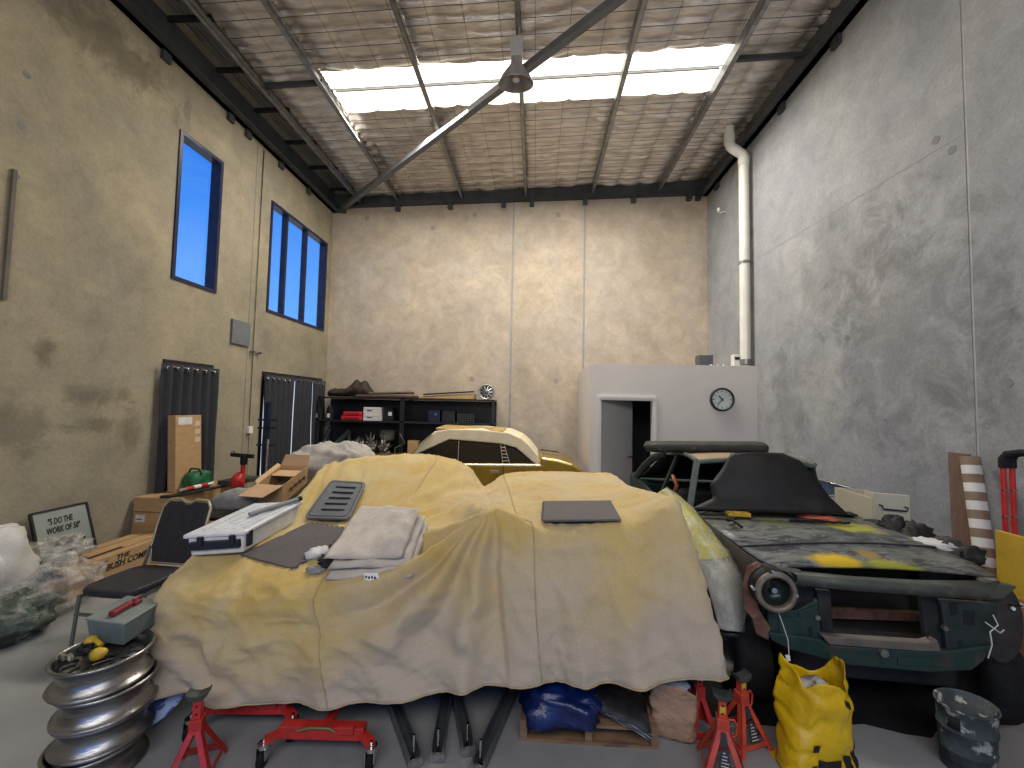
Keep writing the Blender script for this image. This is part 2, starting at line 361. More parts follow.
# perimeter beams
bl = 6.47; br = 6.80
struct(MB().box(XL, XL+.09, YF, YB, bl, bl+.42).box(XL, XL+.20, YF, YB, bl, bl+.02).build('trim_1', STEEL))
struct(MB().box(XR-.10, XR, YF, YB, br, br+.32).box(XR-.2, XR, YF, YB, br, br+.02).build('trim_2', STEEL))
t3 = MB().hexa([(XL, YB-.12, bl+.10), (XR, YB-.12, br+.02), (XR, YB, br+.02), (XL, YB, bl+.10), (XL, YB-.12, bl+.38), (XR, YB-.12, br+.32), (XR, YB, br+.32), (XL, YB, bl+.38)]).build('trim_3', STEEL); struct(t3)
for a in (345, 399, 451, 504, 532, 585, 633, 688, 697):
    c = P(a, 205, y=YB); zz = bl+.1+(br-bl-.08)*(c.x-XL)/(XR-XL)
    MB().box(c.x-.05, c.x+.05, YB-.125, YB-.01, zz-.13, zz+.01).build('fixing_cleat', STEEL, t3)
for y in (4.9, 6.05, 6.45, 7.35, 8.3): MB().box(XL, XL+.05, y-.06, y+.06, bl-.12, bl+.01).build('fixing_cleat', STEEL, bpy.data.objects['trim_1'])
for (a, b_) in ((838, 37), (783, 105), (718, 187)):
    c = P(a, b_, x=XR); MB().box(XR-.05, XR, c.y-.07, c.y+.07, br-.13, br+.01).build('fixing_cleat', STEEL, bpy.data.objects['trim_2'])
# ribbed sheet strip beside the left beam and its black cross bars
rows = []; nn = 48; xa, xb = XL+.1, pur[0]-.03
for i in range(nn+1):
    x = xa+(xb-xa)*i/nn; zz = 7.02+(.05 if (i % 6) in (2, 3) else 0); rows.append([(x, YF, zz), (x, YB, zz)])
MB().grid(rows, False).build('ribbed_roof_sheet', SHEET, ce)
for (a, b_) in ((172, 20), (220, 71), (257, 111), (288, 143), (311, 168), (331, 190)):
    y = P(a, b_, z=6.85).y; MB().bar((XL+.09, y, 6.86), (pur[0], y, 6.86), .05, .06).build('cross_bar', BLACKM, ce)
# long diagonal brace tube under the purlins
zb = zr(0)-.27
A = P(341, 209, z=6.55); B = P(618, -1, z=6.80); d = (B-A)
brace = MB().bar(A, B+d*.12, .10, .10).build('diagonal_brace', mat('brace_grey_steel', (.10, .105, .11), (.14, .14, .145), 5, .65, .1)); tag(brace, 'long grey square steel brace running diagonally under the roof', 'beam')
# high-bay lamp
c = P(516, 84, z=6.05)
hb = thing('high_bay_lamp', 'grey high-bay lamp with round dish hanging from the middle purlin', 'lamp', (c.x, c.y, c.z))
prof = [(.035, .30), (.05, .29), (.075, .22), (.13, .15), (.185, .08), (.222, 0), (.229, -.005), (.222, .012), (.18, .085), (.125, .15), (.06, .215), (.0, .225)]
MB().lathe(prof, Matrix.Rotation(radians(14), 4, 'X')).build('dish', mat('lamp_dish', (.33, .31, .31), (.26, .25, .25), 5, .3, .35), hb, world=False)
MB().box(-.075, .075, -.07, .09, .33, .60).build('ballast_box', mat('grey_ballast', (.42, .42, .40), (.32, .32, .31), 8, .5), hb, world=False, bevel=.01)
MB().cyl((0, 0, .22), (0, 0, .35), .05).build('socket', GALV, hb, world=False)
MB().cyl((0, 0, .05), (0, -.01, .23), .045, 12, .03).build('bulb', plastic('frosted_bulb', (.7, .68, .66), .2), hb, world=False)
MB().cyl((0, 0, .59), (0, 0, zr(c.x)-.15-c.z), .012).build('hanger', STEEL, hb, world=False)
# ------------------------------------------------------------ windows
def window(n, y0, y1, mull):
    wdo = sempty('window_%d' % n, (XL, y0, wz0))
    f = .05; x0, x1 = XL-.14, XL+.02
    b = MB().box(x0, x1, y0, y0+f, wz0, wz1).box(x0, x1, y1-f, y1, wz0, wz1).box(x0, x1, y0+f, y1-f, wz0, wz0+f).box(x0, x1, y0+f, y1-f, wz1-f, wz1)
    b.build('window_frame', BLUEF, wdo)
    ys = [y0+f]+list(mull)+[y1-f]
    for m_ in mull: MB().box(XL-.12, XL-.02, m_-.03, m_+.03, wz0+f, wz1-f).build('mullion', BLUEF, wdo)
    for a, b_ in zip(ys[:-1], ys[1:]):
        MB().box(XL-.085, XL-.079, a+.03*(a != ys[0]), b_-.03*(b_ != ys[-1]), wz0+f, wz1-f).build('pane', GLASS, wdo)
window(1, w1y0, w1y1, [])
window(2, w2y0, w2y1, [w2y0+(w2y1-w2y0)*.27, w2y0+(w2y1-w2y0)*.61])
def door(n, y0, y1, leafs):
    dd = sempty('door_%d' % n, (XL, y0, 0)); f = .06; x0, x1 = XL-.12, XL+.015
    MB().box(x0, x1, y0, y0+f, 0, dz).box(x0, x1, y1-f, y1, 0, dz).box(x0, x1, y0+f, y1-f, dz-f, dz).build('door_frame', BLACKM, dd)
    w_ = (y1-y0-2*f)/leafs
    for i in range(leafs):
        a = y0+f+i*w_; s_ = .05
        l = MB().box(XL-.10, XL-.06, a, a+s_, .02, dz-f).box(XL-.10, XL-.06, a+w_-s_, a+w_, .02, dz-f).box(XL-.10, XL-.06, a+s_, a+w_-s_, dz-f-s_, dz-f).box(XL-.10, XL-.06, a+s_, a+w_-s_, .02, .12).build('door_leaf', BLACKM, dd)
        MB().box(XL-.083, XL-.077, a+s_, a+w_-s_, .12, dz-f-s_).build('pane', GLASS, l)
door(1, d1y0, d1y1, 1); door(2, d2y0, d2y1, 2)
def curtain(y0, y1, z0, z1, label, sway=0, grp=None, xo=.10):
    rows = []
    n = int((y1-y0)/.012)
    for k in range(24):
        t = k/23; z = z1+(z0-z1)*t; row = []
        for i in range(n+1):
            y = y0+(y1-y0)*i/n
            x = XL+xo+.035*sin(y*2*pi/.16)*(1-.25*t)+.02*noise.noise(V((y*4, z*1.2, 2)))
            row.append((x, y+sway*t*t+.02*noise.noise(V((y*2, z, 7))), z))
        rows.append(row)
    t_ = thing('curtain', label, 'curtain', (XL+xo, y0, z0), 0, grp)
    MB().grid(rows).build('fabric', CURT, t_, solid=.004)
    yy = y0+.06
    while yy < y1-.03:
        MB().tube([(XL+xo+.012+cos(a)*0, yy+cos(a)*.022, z1-.06+sin(a)*.022) for a in [2*pi*k/12 for k in range(12)]], .006, 6, closed=True).build('grommet', CHROME, t_)
        yy += .16
    return t_
def rod(y0, y1, label, z=dz-.10):
    o = thing('curtain_rod', label, 'curtain rod', (XL+.1, y0, z))
    MB().cyl((XL+.1, y0, z), (XL+.1, y1, z), .011, 8).build('pole', CHROME, o)
    for y in (y0+.03, y1-.03): MB().bar((XL, y, z), (XL+.1, y, z), .015, .015).build('bracket', CHROME, o)
rod(d1y0+.03, d1y1-.02, 'thin chrome curtain rod across the nearer doorway')
curtain(P(160.5, 420, x=XL+.1).y, d1y1+.04, .06, dz-.06, 'charcoal curtain in the nearer doorway behind the tall cardboard box')
rod(d2y0+.03, d2y1, 'thin chrome curtain rod across the farther wide doorway')
curtain(P(264, 420, x=XL+.1).y, d2y0+.86, .06, dz-.06, 'charcoal curtain at the left of the wide far doorway', xo=.09)
curtain(d2y0+.87, d2y0+1.52, .06, dz-.06, 'charcoal curtain in the middle of the wide far doorway', xo=.09)
curtain(d2y0+1.58, d2y1-.05, .06, dz-.06, 'narrow charcoal curtain beside the black shelving', xo=.09)
# ------------------------------------------------------------ wall fittings, left
c = wy(239.5, 333); o = MB().box(XL, XL+.04, c.y-.21, c.y+.21, c.z-.2, c.z+.2).build('access_cover', mat('grey_steel_cover', (.14, .15, .16), (.11, .115, .12), 6, .5), bevel=.006)
rebase(o); tag(o, 'square grey steel cover plate on the left wall between the windows', 'wall plate')
c0, c1 = wy(252, 350), wy(248, 428)
o = thing('power_outlet', 'white surface power outlet with conduit on the left concrete wall', 'outlet', (XL, c1.y, c1.z-.1))
MB().box(XL, XL+.06, c1.y-.05, c1.y+.05, c1.z-.09, c1.z+.03).build('socket_box', WHITEP, o, bevel=.008)
MB().tube([(XL+.02, c1.y, c1.z+.02), (XL+.02, c0.y, c0.z), (XL+.02, c0.y+.02, 6.4)], .006, 6).build('cable', STEEL, o)
c = wy(252, 352)
o = thing('pipe_stub', 'small brass wall stub beside the conduit on the left wall', 'pipe fitting', (XL, c.y, c.z))
MB().cyl((XL, c.y-.05, c.z), (XL+.10, c.y-.05, c.z), .018, 8).build('stub', GALV, o); MB().cyl((XL, c.y+.14, c.z), (XL+.08, c.y+.14, c.z), .02, 8).build('stub', GALV, o)
MB().cyl((XL+.03, c.y-.05, c.z), (XL+.03, c.y+.14, c.z), .01, 8).build('link', GALV, o)
# ------------------------------------------------------------ downpipe, right
pa, pb, pc = P(727, 134, y=7.7), P(729, 150, y=7.8), P(742, 163, y=7.9); pd = P(741, 300, y=7.9)
XP = XR-.135
p1 = V((XP, 7.5, 6.62)); p0 = V((XP-.38, 7.5, 7.1))
o = thing('downpipe', 'cream pvc downpipe bending from the roof down to the white office roof', 'pipe', (XP, 7.5, 2.75))
pts = [(XP-.25, 7.5, zr(XP)-.02), (XP-.25, 7.5, 6.82), (XP-.245, 7.5, 6.77), (XP-.21, 7.5, 6.72), (XP-.04, 7.5, 6.60), (XP-.008, 7.5, 6.56), (XP, 7.5, 6.5), (XP, 7.5, 2.74)]
MB().tube(pts, .085, 18).build('pipe', WHITEP, o)
for z in (6.5, 6.72): pass
MB().cyl((XP-.25, 7.5, 6.8), (XP-.25, 7.5, 6.95), .094, 18).build('collar', WHITEP, o)
MB().cyl((XP, 7.5, 6.38), (XP, 7.5, 6.52), .094, 18).build('collar', WHITEP, o)
MB().cyl((XP, 7.5, 4.55), (XP, 7.5, 4.60), .093, 18).box(XP, XR, 7.48, 7.52, 4.56, 4.59).build('strap', GALV, o)
MB().cyl((XP, 7.5, 2.73), (XP, 7.5, 2.82), .10, 18).build('base_collar', GALV, o)
o = MB().tube([(XR, 8.5, 6.0), (XR-.12, 8.5, 5.98), (XR-.15, 8.5, 6.03)], .012, 6).cyl((XR-.15, 8.5, 6.0), (XR-.15, 8.5, 6.07), .03, 8).build('wall_hook', WHITEP); rebase(o); tag(o, 'small white bracket sticking out of the right wall beside the downpipe', 'bracket')
# ------------------------------------------------------------ white office box
YO = P(757, 366, x=XR).y; ox0 = P(591, 363, y=YO).x; oz = P(650, 364.5, y=YO).z
ddx0, ddx1 = P(601, 430, y=YO).x, P(652, 430, y=YO).x; dtop = P(628, 400.5, y=YO).z; t = .1
wo_ = MB().box(ox0, ddx0, YO, YO+t, 0, oz).box(ddx1, XR, YO, YO+t, 0, oz).box(ddx0, ddx1, YO, YO+t, dtop, oz).box(ox0, ox0+t, YO+t, YB, 0, oz).box(ox0+t, XR, YO+t, YB, oz-.1, oz).build('wall_office', WHITEW); struct(wo_)
do = sempty('door_3', (ddx0, YO, 0))
fw = .07; b = MB()
for (e0, e1) in ((0, .035), (.035, fw)):
    q = YO-.02 if e0 == 0 else YO-.032
    b.box(ddx0-e1, ddx0-e0, q, YO, 0, dtop+e1).box(ddx1+e0, ddx1+e1, q, YO, 0, dtop+e1).box(ddx0-e0, ddx1+e0, q, YO, dtop+e0, dtop+e1)
b.build('door_frame', mat('white_gloss_trim', (.62, .58, .55), (.58, .545, .52), 3, .4), do)
lw = (ddx1-ddx0)*.96; ang = radians(38)
lf = MB().ob((ddx0+.02, YO+.1, .01), V((cos(ang), sin(ang), 0))*lw, V((-sin(ang), cos(ang), 0))*.035, (0, 0, dtop-.02)).build('door_leaf', mat('grey_door_paint', (.42, .39, .37), (.38, .355, .34), 3, .55), do)
q = V((ddx0+.02, YO+.1, 1.0))+V((cos(ang), sin(ang), 0))*(lw-.07)
MB().cyl(q, q+V((.03, -.05, 0)), .012, 8).cyl(q+V((.03, -.05, 0)), q+V((-.07, -.13, 0)), .009, 8).build('door_handle', CHROME, lf)
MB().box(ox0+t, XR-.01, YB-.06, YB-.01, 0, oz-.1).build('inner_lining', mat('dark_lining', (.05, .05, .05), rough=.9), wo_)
# clock
c = P(721.5, 399.5, y=YO); R = .205
k = thing('wall_clock', 'round black-rimmed wall clock on the white office wall', 'clock', (c.x, YO, c.z-R))
MX = Matrix.Translation((c.x, YO, c.z)) @ Matrix.Rotation(pi/2, 4, 'X')
MB().lathe([(R-.03, .02), (R-.03, .05), (R-.015, .058), (R, .045), (R, 0), (0, 0)], MX, 40).build('rim', BLACKM, k)
MB().lathe([(R-.025, .022), (0, .022)], MX, 40).build('dial', mat('clock_dial', (.62, .66, .66), (.58, .62, .62), 3, .5), k)
for h in range(12):
    a = pi/2-h*pi/6; r0, r1 = R*.66, R*.78
    MB().bar((c.x+cos(a)*r0, YO-.025, c.z+sin(a)*r0), (c.x+cos(a)*r1, YO-.025, c.z+sin(a)*r1), .014 if h % 3 == 0 else .008, .003, (0, 1, 0)).build('hour_mark', INK, k)
for (hh, L_, wd, nm) in ((7.35/12, .62, .012, 'minute_hand'), (10.6/12, .42, .018, 'hour_hand')):
    a = pi/2-hh*2*pi if nm == 'minute_hand' else pi/2-hh*2*pi
    MB().bar((c.x-cos(a)*.03, YO-.03, c.z-sin(a)*.03), (c.x+cos(a)*R*L_, YO-.03, c.z+sin(a)*R*L_), wd, .003, (0, 1, 0)).build(nm, INK, k)
# things on the office roof
c = P(704, 356, y=8.0)
o = MB().box(c.x-.13, c.x+.13, 7.9, 8.1, oz, oz+.25).build('junction_box', mat('dark_grey_box', (.07, .07, .08), rough=.5), bevel=.01); rebase(o); tag(o, 'small dark grey box at the left of things on the office roof', 'box')
c = P(735, 355, y=7.6)
o = thing('water_meter', 'white meter box with a dark window at the foot of the downpipe', 'meter', (c.x, 7.55, oz))
MB().box(c.x-.07, c.x+.05, 7.5, 7.62, oz, oz+.22).build('case', WHITEP, o, bevel=.01); MB().box(c.x-.05, c.x+.035, 7.495, 7.50, oz+.12, oz+.17).build('dial_window', INK, o)
c = P(718, 364, y=7.7)
for i in range(3):
    o = MB().cyl((c.x-.12+i*.11, 7.72, oz), (c.x-.12+i*.11, 7.72, oz+.05), .04, 10).build('paint_tin_lid', CHROME); rebase(o); tag(o, ['small silver tin nearest the dark box on the office roof', 'middle one of three small silver tins on the office roof', 'small silver tin nearest the white meter on the office roof'][i], 'tin', 'silver tins on the office roof')
# ------------------------------------------------------------ covered car (stained canvas dust sheet)
def stained(name):
    m = mat(name, (.46, .305, .075), (.50, .375, .155), 2.6, .9, bump=.25, bs=70, detail=6, dist=.6, sheen=.15, contrast=(.38, .62))
    n = m.node_tree; b = n.nodes['Principled BSDF']; L = n.links.new
    src = b.inputs['Base Color'].links[0].from_socket
    t = n.nodes.new('ShaderNodeTexCoord'); sp = n.nodes.new('ShaderNodeSeparateXYZ'); L(t.outputs['Object'], sp.inputs[0])
    # the hanging skirt is less yellowed than the top; the dye of the stain fades in cloudy patches
    nz = n.nodes.new('ShaderNodeTexNoise'); nz.inputs['Scale'].default_value = 1.7; nz.inputs['Detail'].default_value = 6; L(t.outputs['Object'], nz.inputs['Vector'])
    a = n.nodes.new('ShaderNodeMath'); a.operation = 'MULTIPLY_ADD'; L(nz.outputs[0], a.inputs[0]); a.inputs[1].default_value = 1.5; a.inputs[2].default_value = -.75
    b2 = n.nodes.new('ShaderNodeMath'); b2.operation = 'SUBTRACT'; L(sp.outputs['Z'], b2.inputs[0])
    xx = n.nodes.new('ShaderNodeMapRange'); xx.inputs[1].default_value = -1.2; xx.inputs[2].default_value = .1; xx.inputs[3].default_value = .45; xx.inputs[4].default_value = .95; L(sp.outputs['X'], xx.inputs[0]); L(xx.outputs[0], b2.inputs[1])
    c = n.nodes.new('ShaderNodeMath'); c.operation = 'ADD'; L(a.outputs[0], c.inputs[0]); L(b2.outputs[0], c.inputs[1])
    r = n.nodes.new('ShaderNodeMapRange'); r.inputs[1].default_value = -.30; r.inputs[2].default_value = .32; L(c.outputs[0], r.inputs[0])
    x = n.nodes.new('ShaderNodeMix'); x.data_type = 'RGBA'; L(r.outputs[0], x.inputs[0]); x.inputs[6].default_value = (.43, .345, .245, 1); L(src, x.inputs[7])
    # weave
    wv = n.nodes.new('ShaderNodeTexNoise'); wv.inputs['Scale'].default_value = 120; wv.inputs['Detail'].default_value = 3; L(t.outputs['Object'], wv.inputs['Vector'])
    r2 = n.nodes.new('ShaderNodeMapRange'); r2.inputs[3].default_value = .80; r2.inputs[4].default_value = 1.12; L(wv.outputs[0], r2.inputs[0])
    y = n.nodes.new('ShaderNodeVectorMath'); y.operation = 'SCALE'; L(x.outputs[2], y.inputs[0]); L(r2.outputs[0], y.inputs['Scale'])
    L(y.outputs[0], b.inputs['Base Color']); return m
SHEETM = stained('stained_canvas')
ROWS = [
 [(152,690,2.30),(200,698,2.30),(260,704,2.30),(330,706,2.30),(400,700,2.32),(455,691,2.36),(500,686,2.38),(545,684,2.38),(590,685,2.38),(645,684,2.38),(716,679,2.40)],
 [(150,660,2.33),(200,666,2.32),(258,670,2.32),(325,672,2.32),(392,665,2.35),(448,652,2.40),(494,638,2.44),(541,636,2.42),(588,636,2.42),(643,635,2.42),(711,630,2.44)],
 [(151,625,2.37),(200,631,2.35),(257,636,2.35),(320,638,2.35),(382,626,2.38),(440,606,2.45),(488,574,2.52),(538,578,2.49),(586,580,2.49),(640,574,2.49),(697,570,2.50)],
 [(157,594,2.42),(201,598,2.40),(255,602,2.40),(315,604,2.40),(375,592,2.45),(430,562,2.53),(490,514,2.62),(535,529,2.60),(580,531,2.60),(630,523,2.60),(679,507,2.62)],
 [(187,562,2.62),(230,567,2.62),(280,566,2.62),(335,562,2.64),(385,553,2.66),(435,534,2.75),(481,514,2.82),(520,516,2.87),(565,517,2.90),(620,511,2.92),(672,501,2.92)],
 [(237,526,3.05),(265,530,3.05),(300,532,3.05),(345,531,3.05),(395,524,3.08),(440,513,3.12),(482,508,3.2),(515,503,3.22),(555,501,3.26),(605,499,3.28),(655,495,3.3)],
 [(288,505,3.40),(305,512,3.38),(340,512,3.38),(375,508,3.40),(415,499,3.45),(450,497,3.50),(482,500,3.55),(512,493,3.62),(550,489,3.70),(595,488,3.72),(636,490,3.7)],
 [(318,477,4.00),(335,468,4.05),(370,464,4.10),(405,463,4.12),(438,465,4.10),(462,477,4.00),(484,491,3.95),(508,482,4.00),(548,479,4.10),(590,480,4.12),(622,482,4.1)],
 [(326,470,4.50),(345,461,4.60),(375,457,4.75),(410,455,4.80),(440,457,4.75),(466,467,4.60),(484,487,4.40),(505,475,4.50),(545,472,4.60),(590,474,4.60),(612,477,4.6)],
]
G = [[P(a, b, y=c) for (a, b, c) in r] for r in ROWS]
# far side and both flanks hang down out of sight
bk = [V((p.x, p.y+.25, p.z-.14)) for p in G[-1]]; bk2 = [V((p.x, p.y+.45, .40)) for p in G[-1]]
G += [bk, bk2]
for r in G:
    a, z = r[0], r[-1]
    lo = .30
    r.insert(0, V((a.x-.05, a.y+.15, lo+(a.z-lo)*.45))); r.insert(0, V((a.x-.07, a.y+.25, lo)))
    r.append(V((z.x+.09, z.y+.22, lo+(z.z-lo)*.5))); r.append(V((z.x+.11, z.y+.35, lo)))
G = np.array([[tuple(p) for p in r] for r in G])
def cr(A, n):   # Catmull-Rom along axis 0
    N = A.shape[0]; out = []
    for i in range(N-1):
        p0, p1, p2, p3 = A[max(i-1, 0)], A[i], A[i+1], A[min(i+2, N-1)]
        for k in range(n):
            t = k/n; out.append(.5*((2*p1)+(-p0+p2)*t+(2*p0-5*p1+4*p2-p3)*t*t+(-p0+3*p1-3*p2+p3)*t**3))
    out.append(A[-1]); return np.array(out)
S = cr(G, 16); S = cr(S.transpose(1, 0, 2), 16).transpose(1, 0, 2)
NR, NC = S.shape[:2]
nrm = np.cross(np.gradient(S, axis=1), np.gradient(S, axis=0)); nrm /= np.linalg.norm(nrm, axis=2, keepdims=True)+1e-9
for i in range(NR):
    v = i/16
    for j in range(NC):
        u = j/16-2; p = S[i, j]; d = 0
        hang = max(0, 1-v/3.2)
        # vertical flutes growing toward the hem, strong between hood and the high block
        amp = .012+.050*hang*(.4+.6*noise.noise(V((u*.5, 1, 3)))**2*3)
        q = u*2.3+1.2*noise.noise(V((u*.6, v*.35, 0)))
        d += amp*sin(q*2.2)*hang
        # swags: folds radiating from the block corner (u=6, v=3)
        du, dv = u-6.05, v-3.1; rr = sqrt(du*du*1+dv*dv*1.4)
        if du < .15 and v < 6:
            th = math.atan2(dv*1.2, -du); win = math.exp(-((rr-1.9)/1.5)**2)
            d += .055*win*sin(th*9+1.0+.6*noise.noise(V((rr, th*2, 1))))
        # pleats on left corner skirt
        if u < 2.2 and v < 3:
            d += .03*sin((u*1.3+v*1.15)*4.2)*math.exp(-((u-.7)/1.1)**2)*hang
        # screen-side wrinkles on windscreen slope and saddle
        if 5 < v < 8.3:
            d += .014*sin((u*1.2-v*1.4)*5+2*noise.noise(V((u, v, 2))))*math.exp(-((u-4.9)/1.3)**2)
            d += .010*sin((u*1.6+v*.6)*7)*math.exp(-((u-.8)/.7)**2)
        c1 = noise.noise(V((u*1.9+.5*v, v*.55, 31))); c2 = noise.noise(V((u*.9-v*.5, v*1.7+u*.3, 57)))
        hm = min(1, .25+v*.9); d += hm*(.016*max(0, 1-abs(c1)*5)**2*(.5+hang)+.010*max(0, 1-abs(c2)*6)**2)
        c3 = noise.noise(V((u*4.2, v*1.6, 77))); d += .005*max(0, 1-abs(c3)*4)
        if u < 5.6 and v < 3: d += .022*sin((u*.9+(3-v)*.75*(1 if u < 3 else -1))*5.5+noise.noise(V((u, v, 5)))*2)*hang*hm*min(1, abs(u-3.1)/.8)
        d += .014*noise.noise(V((u*1.3, v*1.5, 4)))+.006*noise.noise(V((u*4, v*4, 9)))+.0022*noise.noise(V((u*11, v*11, 5)))
        S[i, j] = p-nrm[i, j]*d*(-1)
rows = [[V(S[i, j]) for j in range(NC)] for i in range(NR)]
cc = thing('covered_car', 'car hidden under a yellow-stained cream canvas dust sheet reaching nearly to the floor', 'covered car', (-.5, 3.2, 0))
cloth = MB().grid(rows).build('dust_sheet', SHEETM, cc, solid=.006)
# seams with piping
SEAM = mat('seam_thread', (.42, .32, .17), (.34, .26, .15), 30, .9)
for (u0, v1) in ((3.06, 3.9), (6.98, 8.0), (3.9, -1)):
    if v1 < 0: vs_ = range(int(16*6.2), int(16*8.9))
    else: vs_ = range(0, int(16*v1))
    j = int((u0+2)*16)
    MB().tube([V(S[i, j])+V(nrm[i, j])*.003 for i in vs_], .0042, 5).build('seam', SEAM, cc)
MB().tube([V(S[0, j])+V(nrm[0, j])*.003 for j in range(20, NC-24)], .005, 5).build('hem', SEAM, cc)
# wheels and sills of the car inside, only glimpsed as darkness
def tyre(parent, c, ax, r=.31, w_=.2, rim=True, name='wheel'):
    ax = V(ax).normalized(); M_ = Matrix.Translation(V(c)) @ ax.to_track_quat('Z', 'Y').to_matrix().to_4x4()
    h = w_/2; o = MB().lathe([(r*.62, -h), (r*.8, -h*1.05), (r*.95, -h*.95), (r, -h*.7), (r, h*.7), (r*.95, h*.95), (r*.8, h*1.05), (r*.62, h), (r*.62, -h)], M_, 32).build(name, RUBBER, parent)
    if rim: MB().lathe([(r*.62, -h*.9), (r*.58, -h*.7), (r*.55, 0), (r*.3, h*.3), (.0, h*.35)], M_, 24).build('rim', mat('dull_rim', (.10, .10, .10), (.06, .06, .06), 8, .5, .6), o)
    return o
tyre(cc, (-1.55, 3.0, .31), (1, 0, 0)); tyre(cc, (.45, 3.2, .31), (1, 0, 0))
MB().box(-1.9, .75, 2.75, 4.6, .30, .62).build('underbody', BLK, cc)
# surface lookup on the sheet
BV = BVHTree.FromPolygons([tuple(p) for r in rows for p in r], [(i*NC+j, i*NC+j+1, (i+1)*NC+j+1, (i+1)*NC+j) for i in range(NR-1) for j in range(NC-1)])
def surf(px, py, lift=0):
    d = ray(px, py).normalized(); h = BV.ray_cast(O0, d)
    if h[0] is None: return P(px, py, y=3)
    n_ = h[1]; n_ = n_ if n_.dot(d) < 0 else -n_
    return h[0]+n_*lift
def onsheet(x, y, lift=0):
    h = BV.ray_cast(V((x, y, 3)), V((0, 0, -1))); return (h[0]+V((0, 0, lift))) if h[0] else V((x, y, 1))
def bil(c, u, v): return c[0]*(1-u)*(1-v)+c[1]*u*(1-v)+c[2]*u*v+c[3]*(1-u)*v
def flatq(pix, lift):   # four corners resting on the sheet, then a rigid sheet through them
    return [surf(a, b, lift) for a, b in pix]
# ribbed grey foam mat on the windscreen slope
c = flatq([(304, 521), (350, 523), (367, 485), (331, 483)], .02)
t_ = thing('foam_pad', 'thin grey ribbed kneeling pad lying on the sloping left of the dust sheet', 'mat', tuple(c[0]))
PADM = mat('grey_eva', (.115, .12, .125), (.09, .095, .10), 10, .6, bump=.1)
nq = (c[1]-c[0]).cross(c[3]-c[0]).normalized()
def rr_outline(c, r=.1, n=4):
    out = []
    for (a, b_, s0) in ((r, r, pi), (1-r, r, 1.5*pi), (1-r, 1-r, 0), (r, 1-r, pi/2)):
        for k in range(n+1):
            t = s0+k*pi/2/n; out.append((a+r*cos(t), b_+r*sin(t)))
    return [bil(c, *q) for q in out]
MB().prism(rr_outline(c), nq*.016).build('pad', PADM, t_, bevel=.004)
for k in range(5):
    v = .2+.15*k; MB().bar(bil(c, .28, v)+nq*.018, bil(c, .8, v)+nq*.018, .012, .008, nq).build('rib', BLK, t_)
rim = [p+nq*.016 for p in rr_outline([bil(c, .06, .05), bil(c, .94, .05), bil(c, .94, .95), bil(c, .06, .95)])]
MB().tube(rim, .004, 5, closed=True).build('raised_edge', mat('grey_eva_edge', (.05, .05, .055), rough=.6), t_)
# interlocking floor mat with jigsaw teeth
c = flatq([(240, 556), (292, 569), (354, 531), (308, 524)], .012)
JM = mat('brown_black_foam', (.10, .085, .08), (.085, .072, .068), 30, .8, bump=.25, bs=150)
def teeth(a0, a1, fixed, axis, amp, n=9):
    o_ = []
    for k in range(n):
        t0 = a0+(a1-a0)*k/n; dt = (a1-a0)/n
        for (tt, q) in ((0, 0), (.28, 0), (.2, 1), (.72, 1), (.64, 0)):
            s_ = t0+dt*tt; o_.append((s_, fixed+q*amp) if axis == 0 else (fixed+q*amp, s_))
    return o_
def mat_outline(c, sides='rt'):
    o_ = [(0, 0)]
    o_ += [(1, 0)] if 'b' not in sides else teeth(0, 1, 0, 0, -.03)+[(1, 0)]
    o_ += teeth(0, 1, 1, 1, .03)+[(1, 1)] if 'r' in sides else []
    o_ += teeth(1, 0, 1, 0, .03)+[(0, 1)] if 't' in sides else [(1, 1), (0, 1)]
    if 'l' in sides: o_ += teeth(1, 0, 0, 1, -.03)
    return [bil(c, *q) for q in o_]
def flatmat(name, label, c, sides, th=.012):
    n_ = (c[1]-c[0]).cross(c[3]-c[0]).normalized()
    ol = mat_outline(c, sides); b = MB(); k = len(ol)
    me = bpy.data.meshes.new(name)
    b.add(ol, [tuple(range(k))]); o = b.build(name, JM, None, solid=th, off=-1)
    tag(o, label, 'mat'); return o
rebase(flatmat('jigsaw_mat', 'square dark brown interlocking foam mat lying flat on the covered bonnet', c, 'rt'))
c = flatq([(543.5, 525), (622, 523.5), (612, 505), (544, 505.5)], .035)
rebase(flatmat('jigsaw_mat', 'dark brown interlocking foam mat on the high right block of the dust sheet', c, 'l'))
# folded quilt
c = [surf(322, 583), surf(407, 581), surf(424, 527), surf(362, 522)]
ctr = (c[0]+c[1]+c[2]+c[3])/4
t_ = thing('folded_quilt', 'thick folded oatmeal quilt with a white care tag on the covered bonnet', 'blanket', tuple(ctr-V((0, 0, .02))))
QM = mat('oatmeal_linen', (.50, .43, .35), (.42, .36, .29), 9, .9, bump=.4, bs=45, sheen=.2)
def pillow(c, z0, th, seed, k=1.0, sh=V((0, 0, 0))):
    m_ = (c[0]+c[1]+c[2]+c[3])/4; cc_ = [m_+(p-m_)*k+sh for p in c]; N = 22; top = []; bot = []
    for i in range(N+1):
        rt, rb = [], []
        for j in range(N+1):
            u, v = i/N, j/N; e_ = (1-abs(2*u-1)**5)**.5*(1-abs(2*v-1)**5)**.5
            p = bil(cc_, u, v)+crum(V((u*2, v*2, seed)), .010, 2); w_ = .034*noise.noise(V((u*3, v*3, seed)))+.014*noise.noise(V((u*9, v*9, seed)))
            rt.append(p+V((0, 0, z0+th*.5+th*.5*e_+w_*e_))); rb.append(p+V((0, 0, z0+th*.5-th*.5*e_+w_*e_*.6)))
        top.append(rt); bot.append(rb)
    b = MB(); b.grid(top); b.grid([r[::-1] for r in bot]); return b
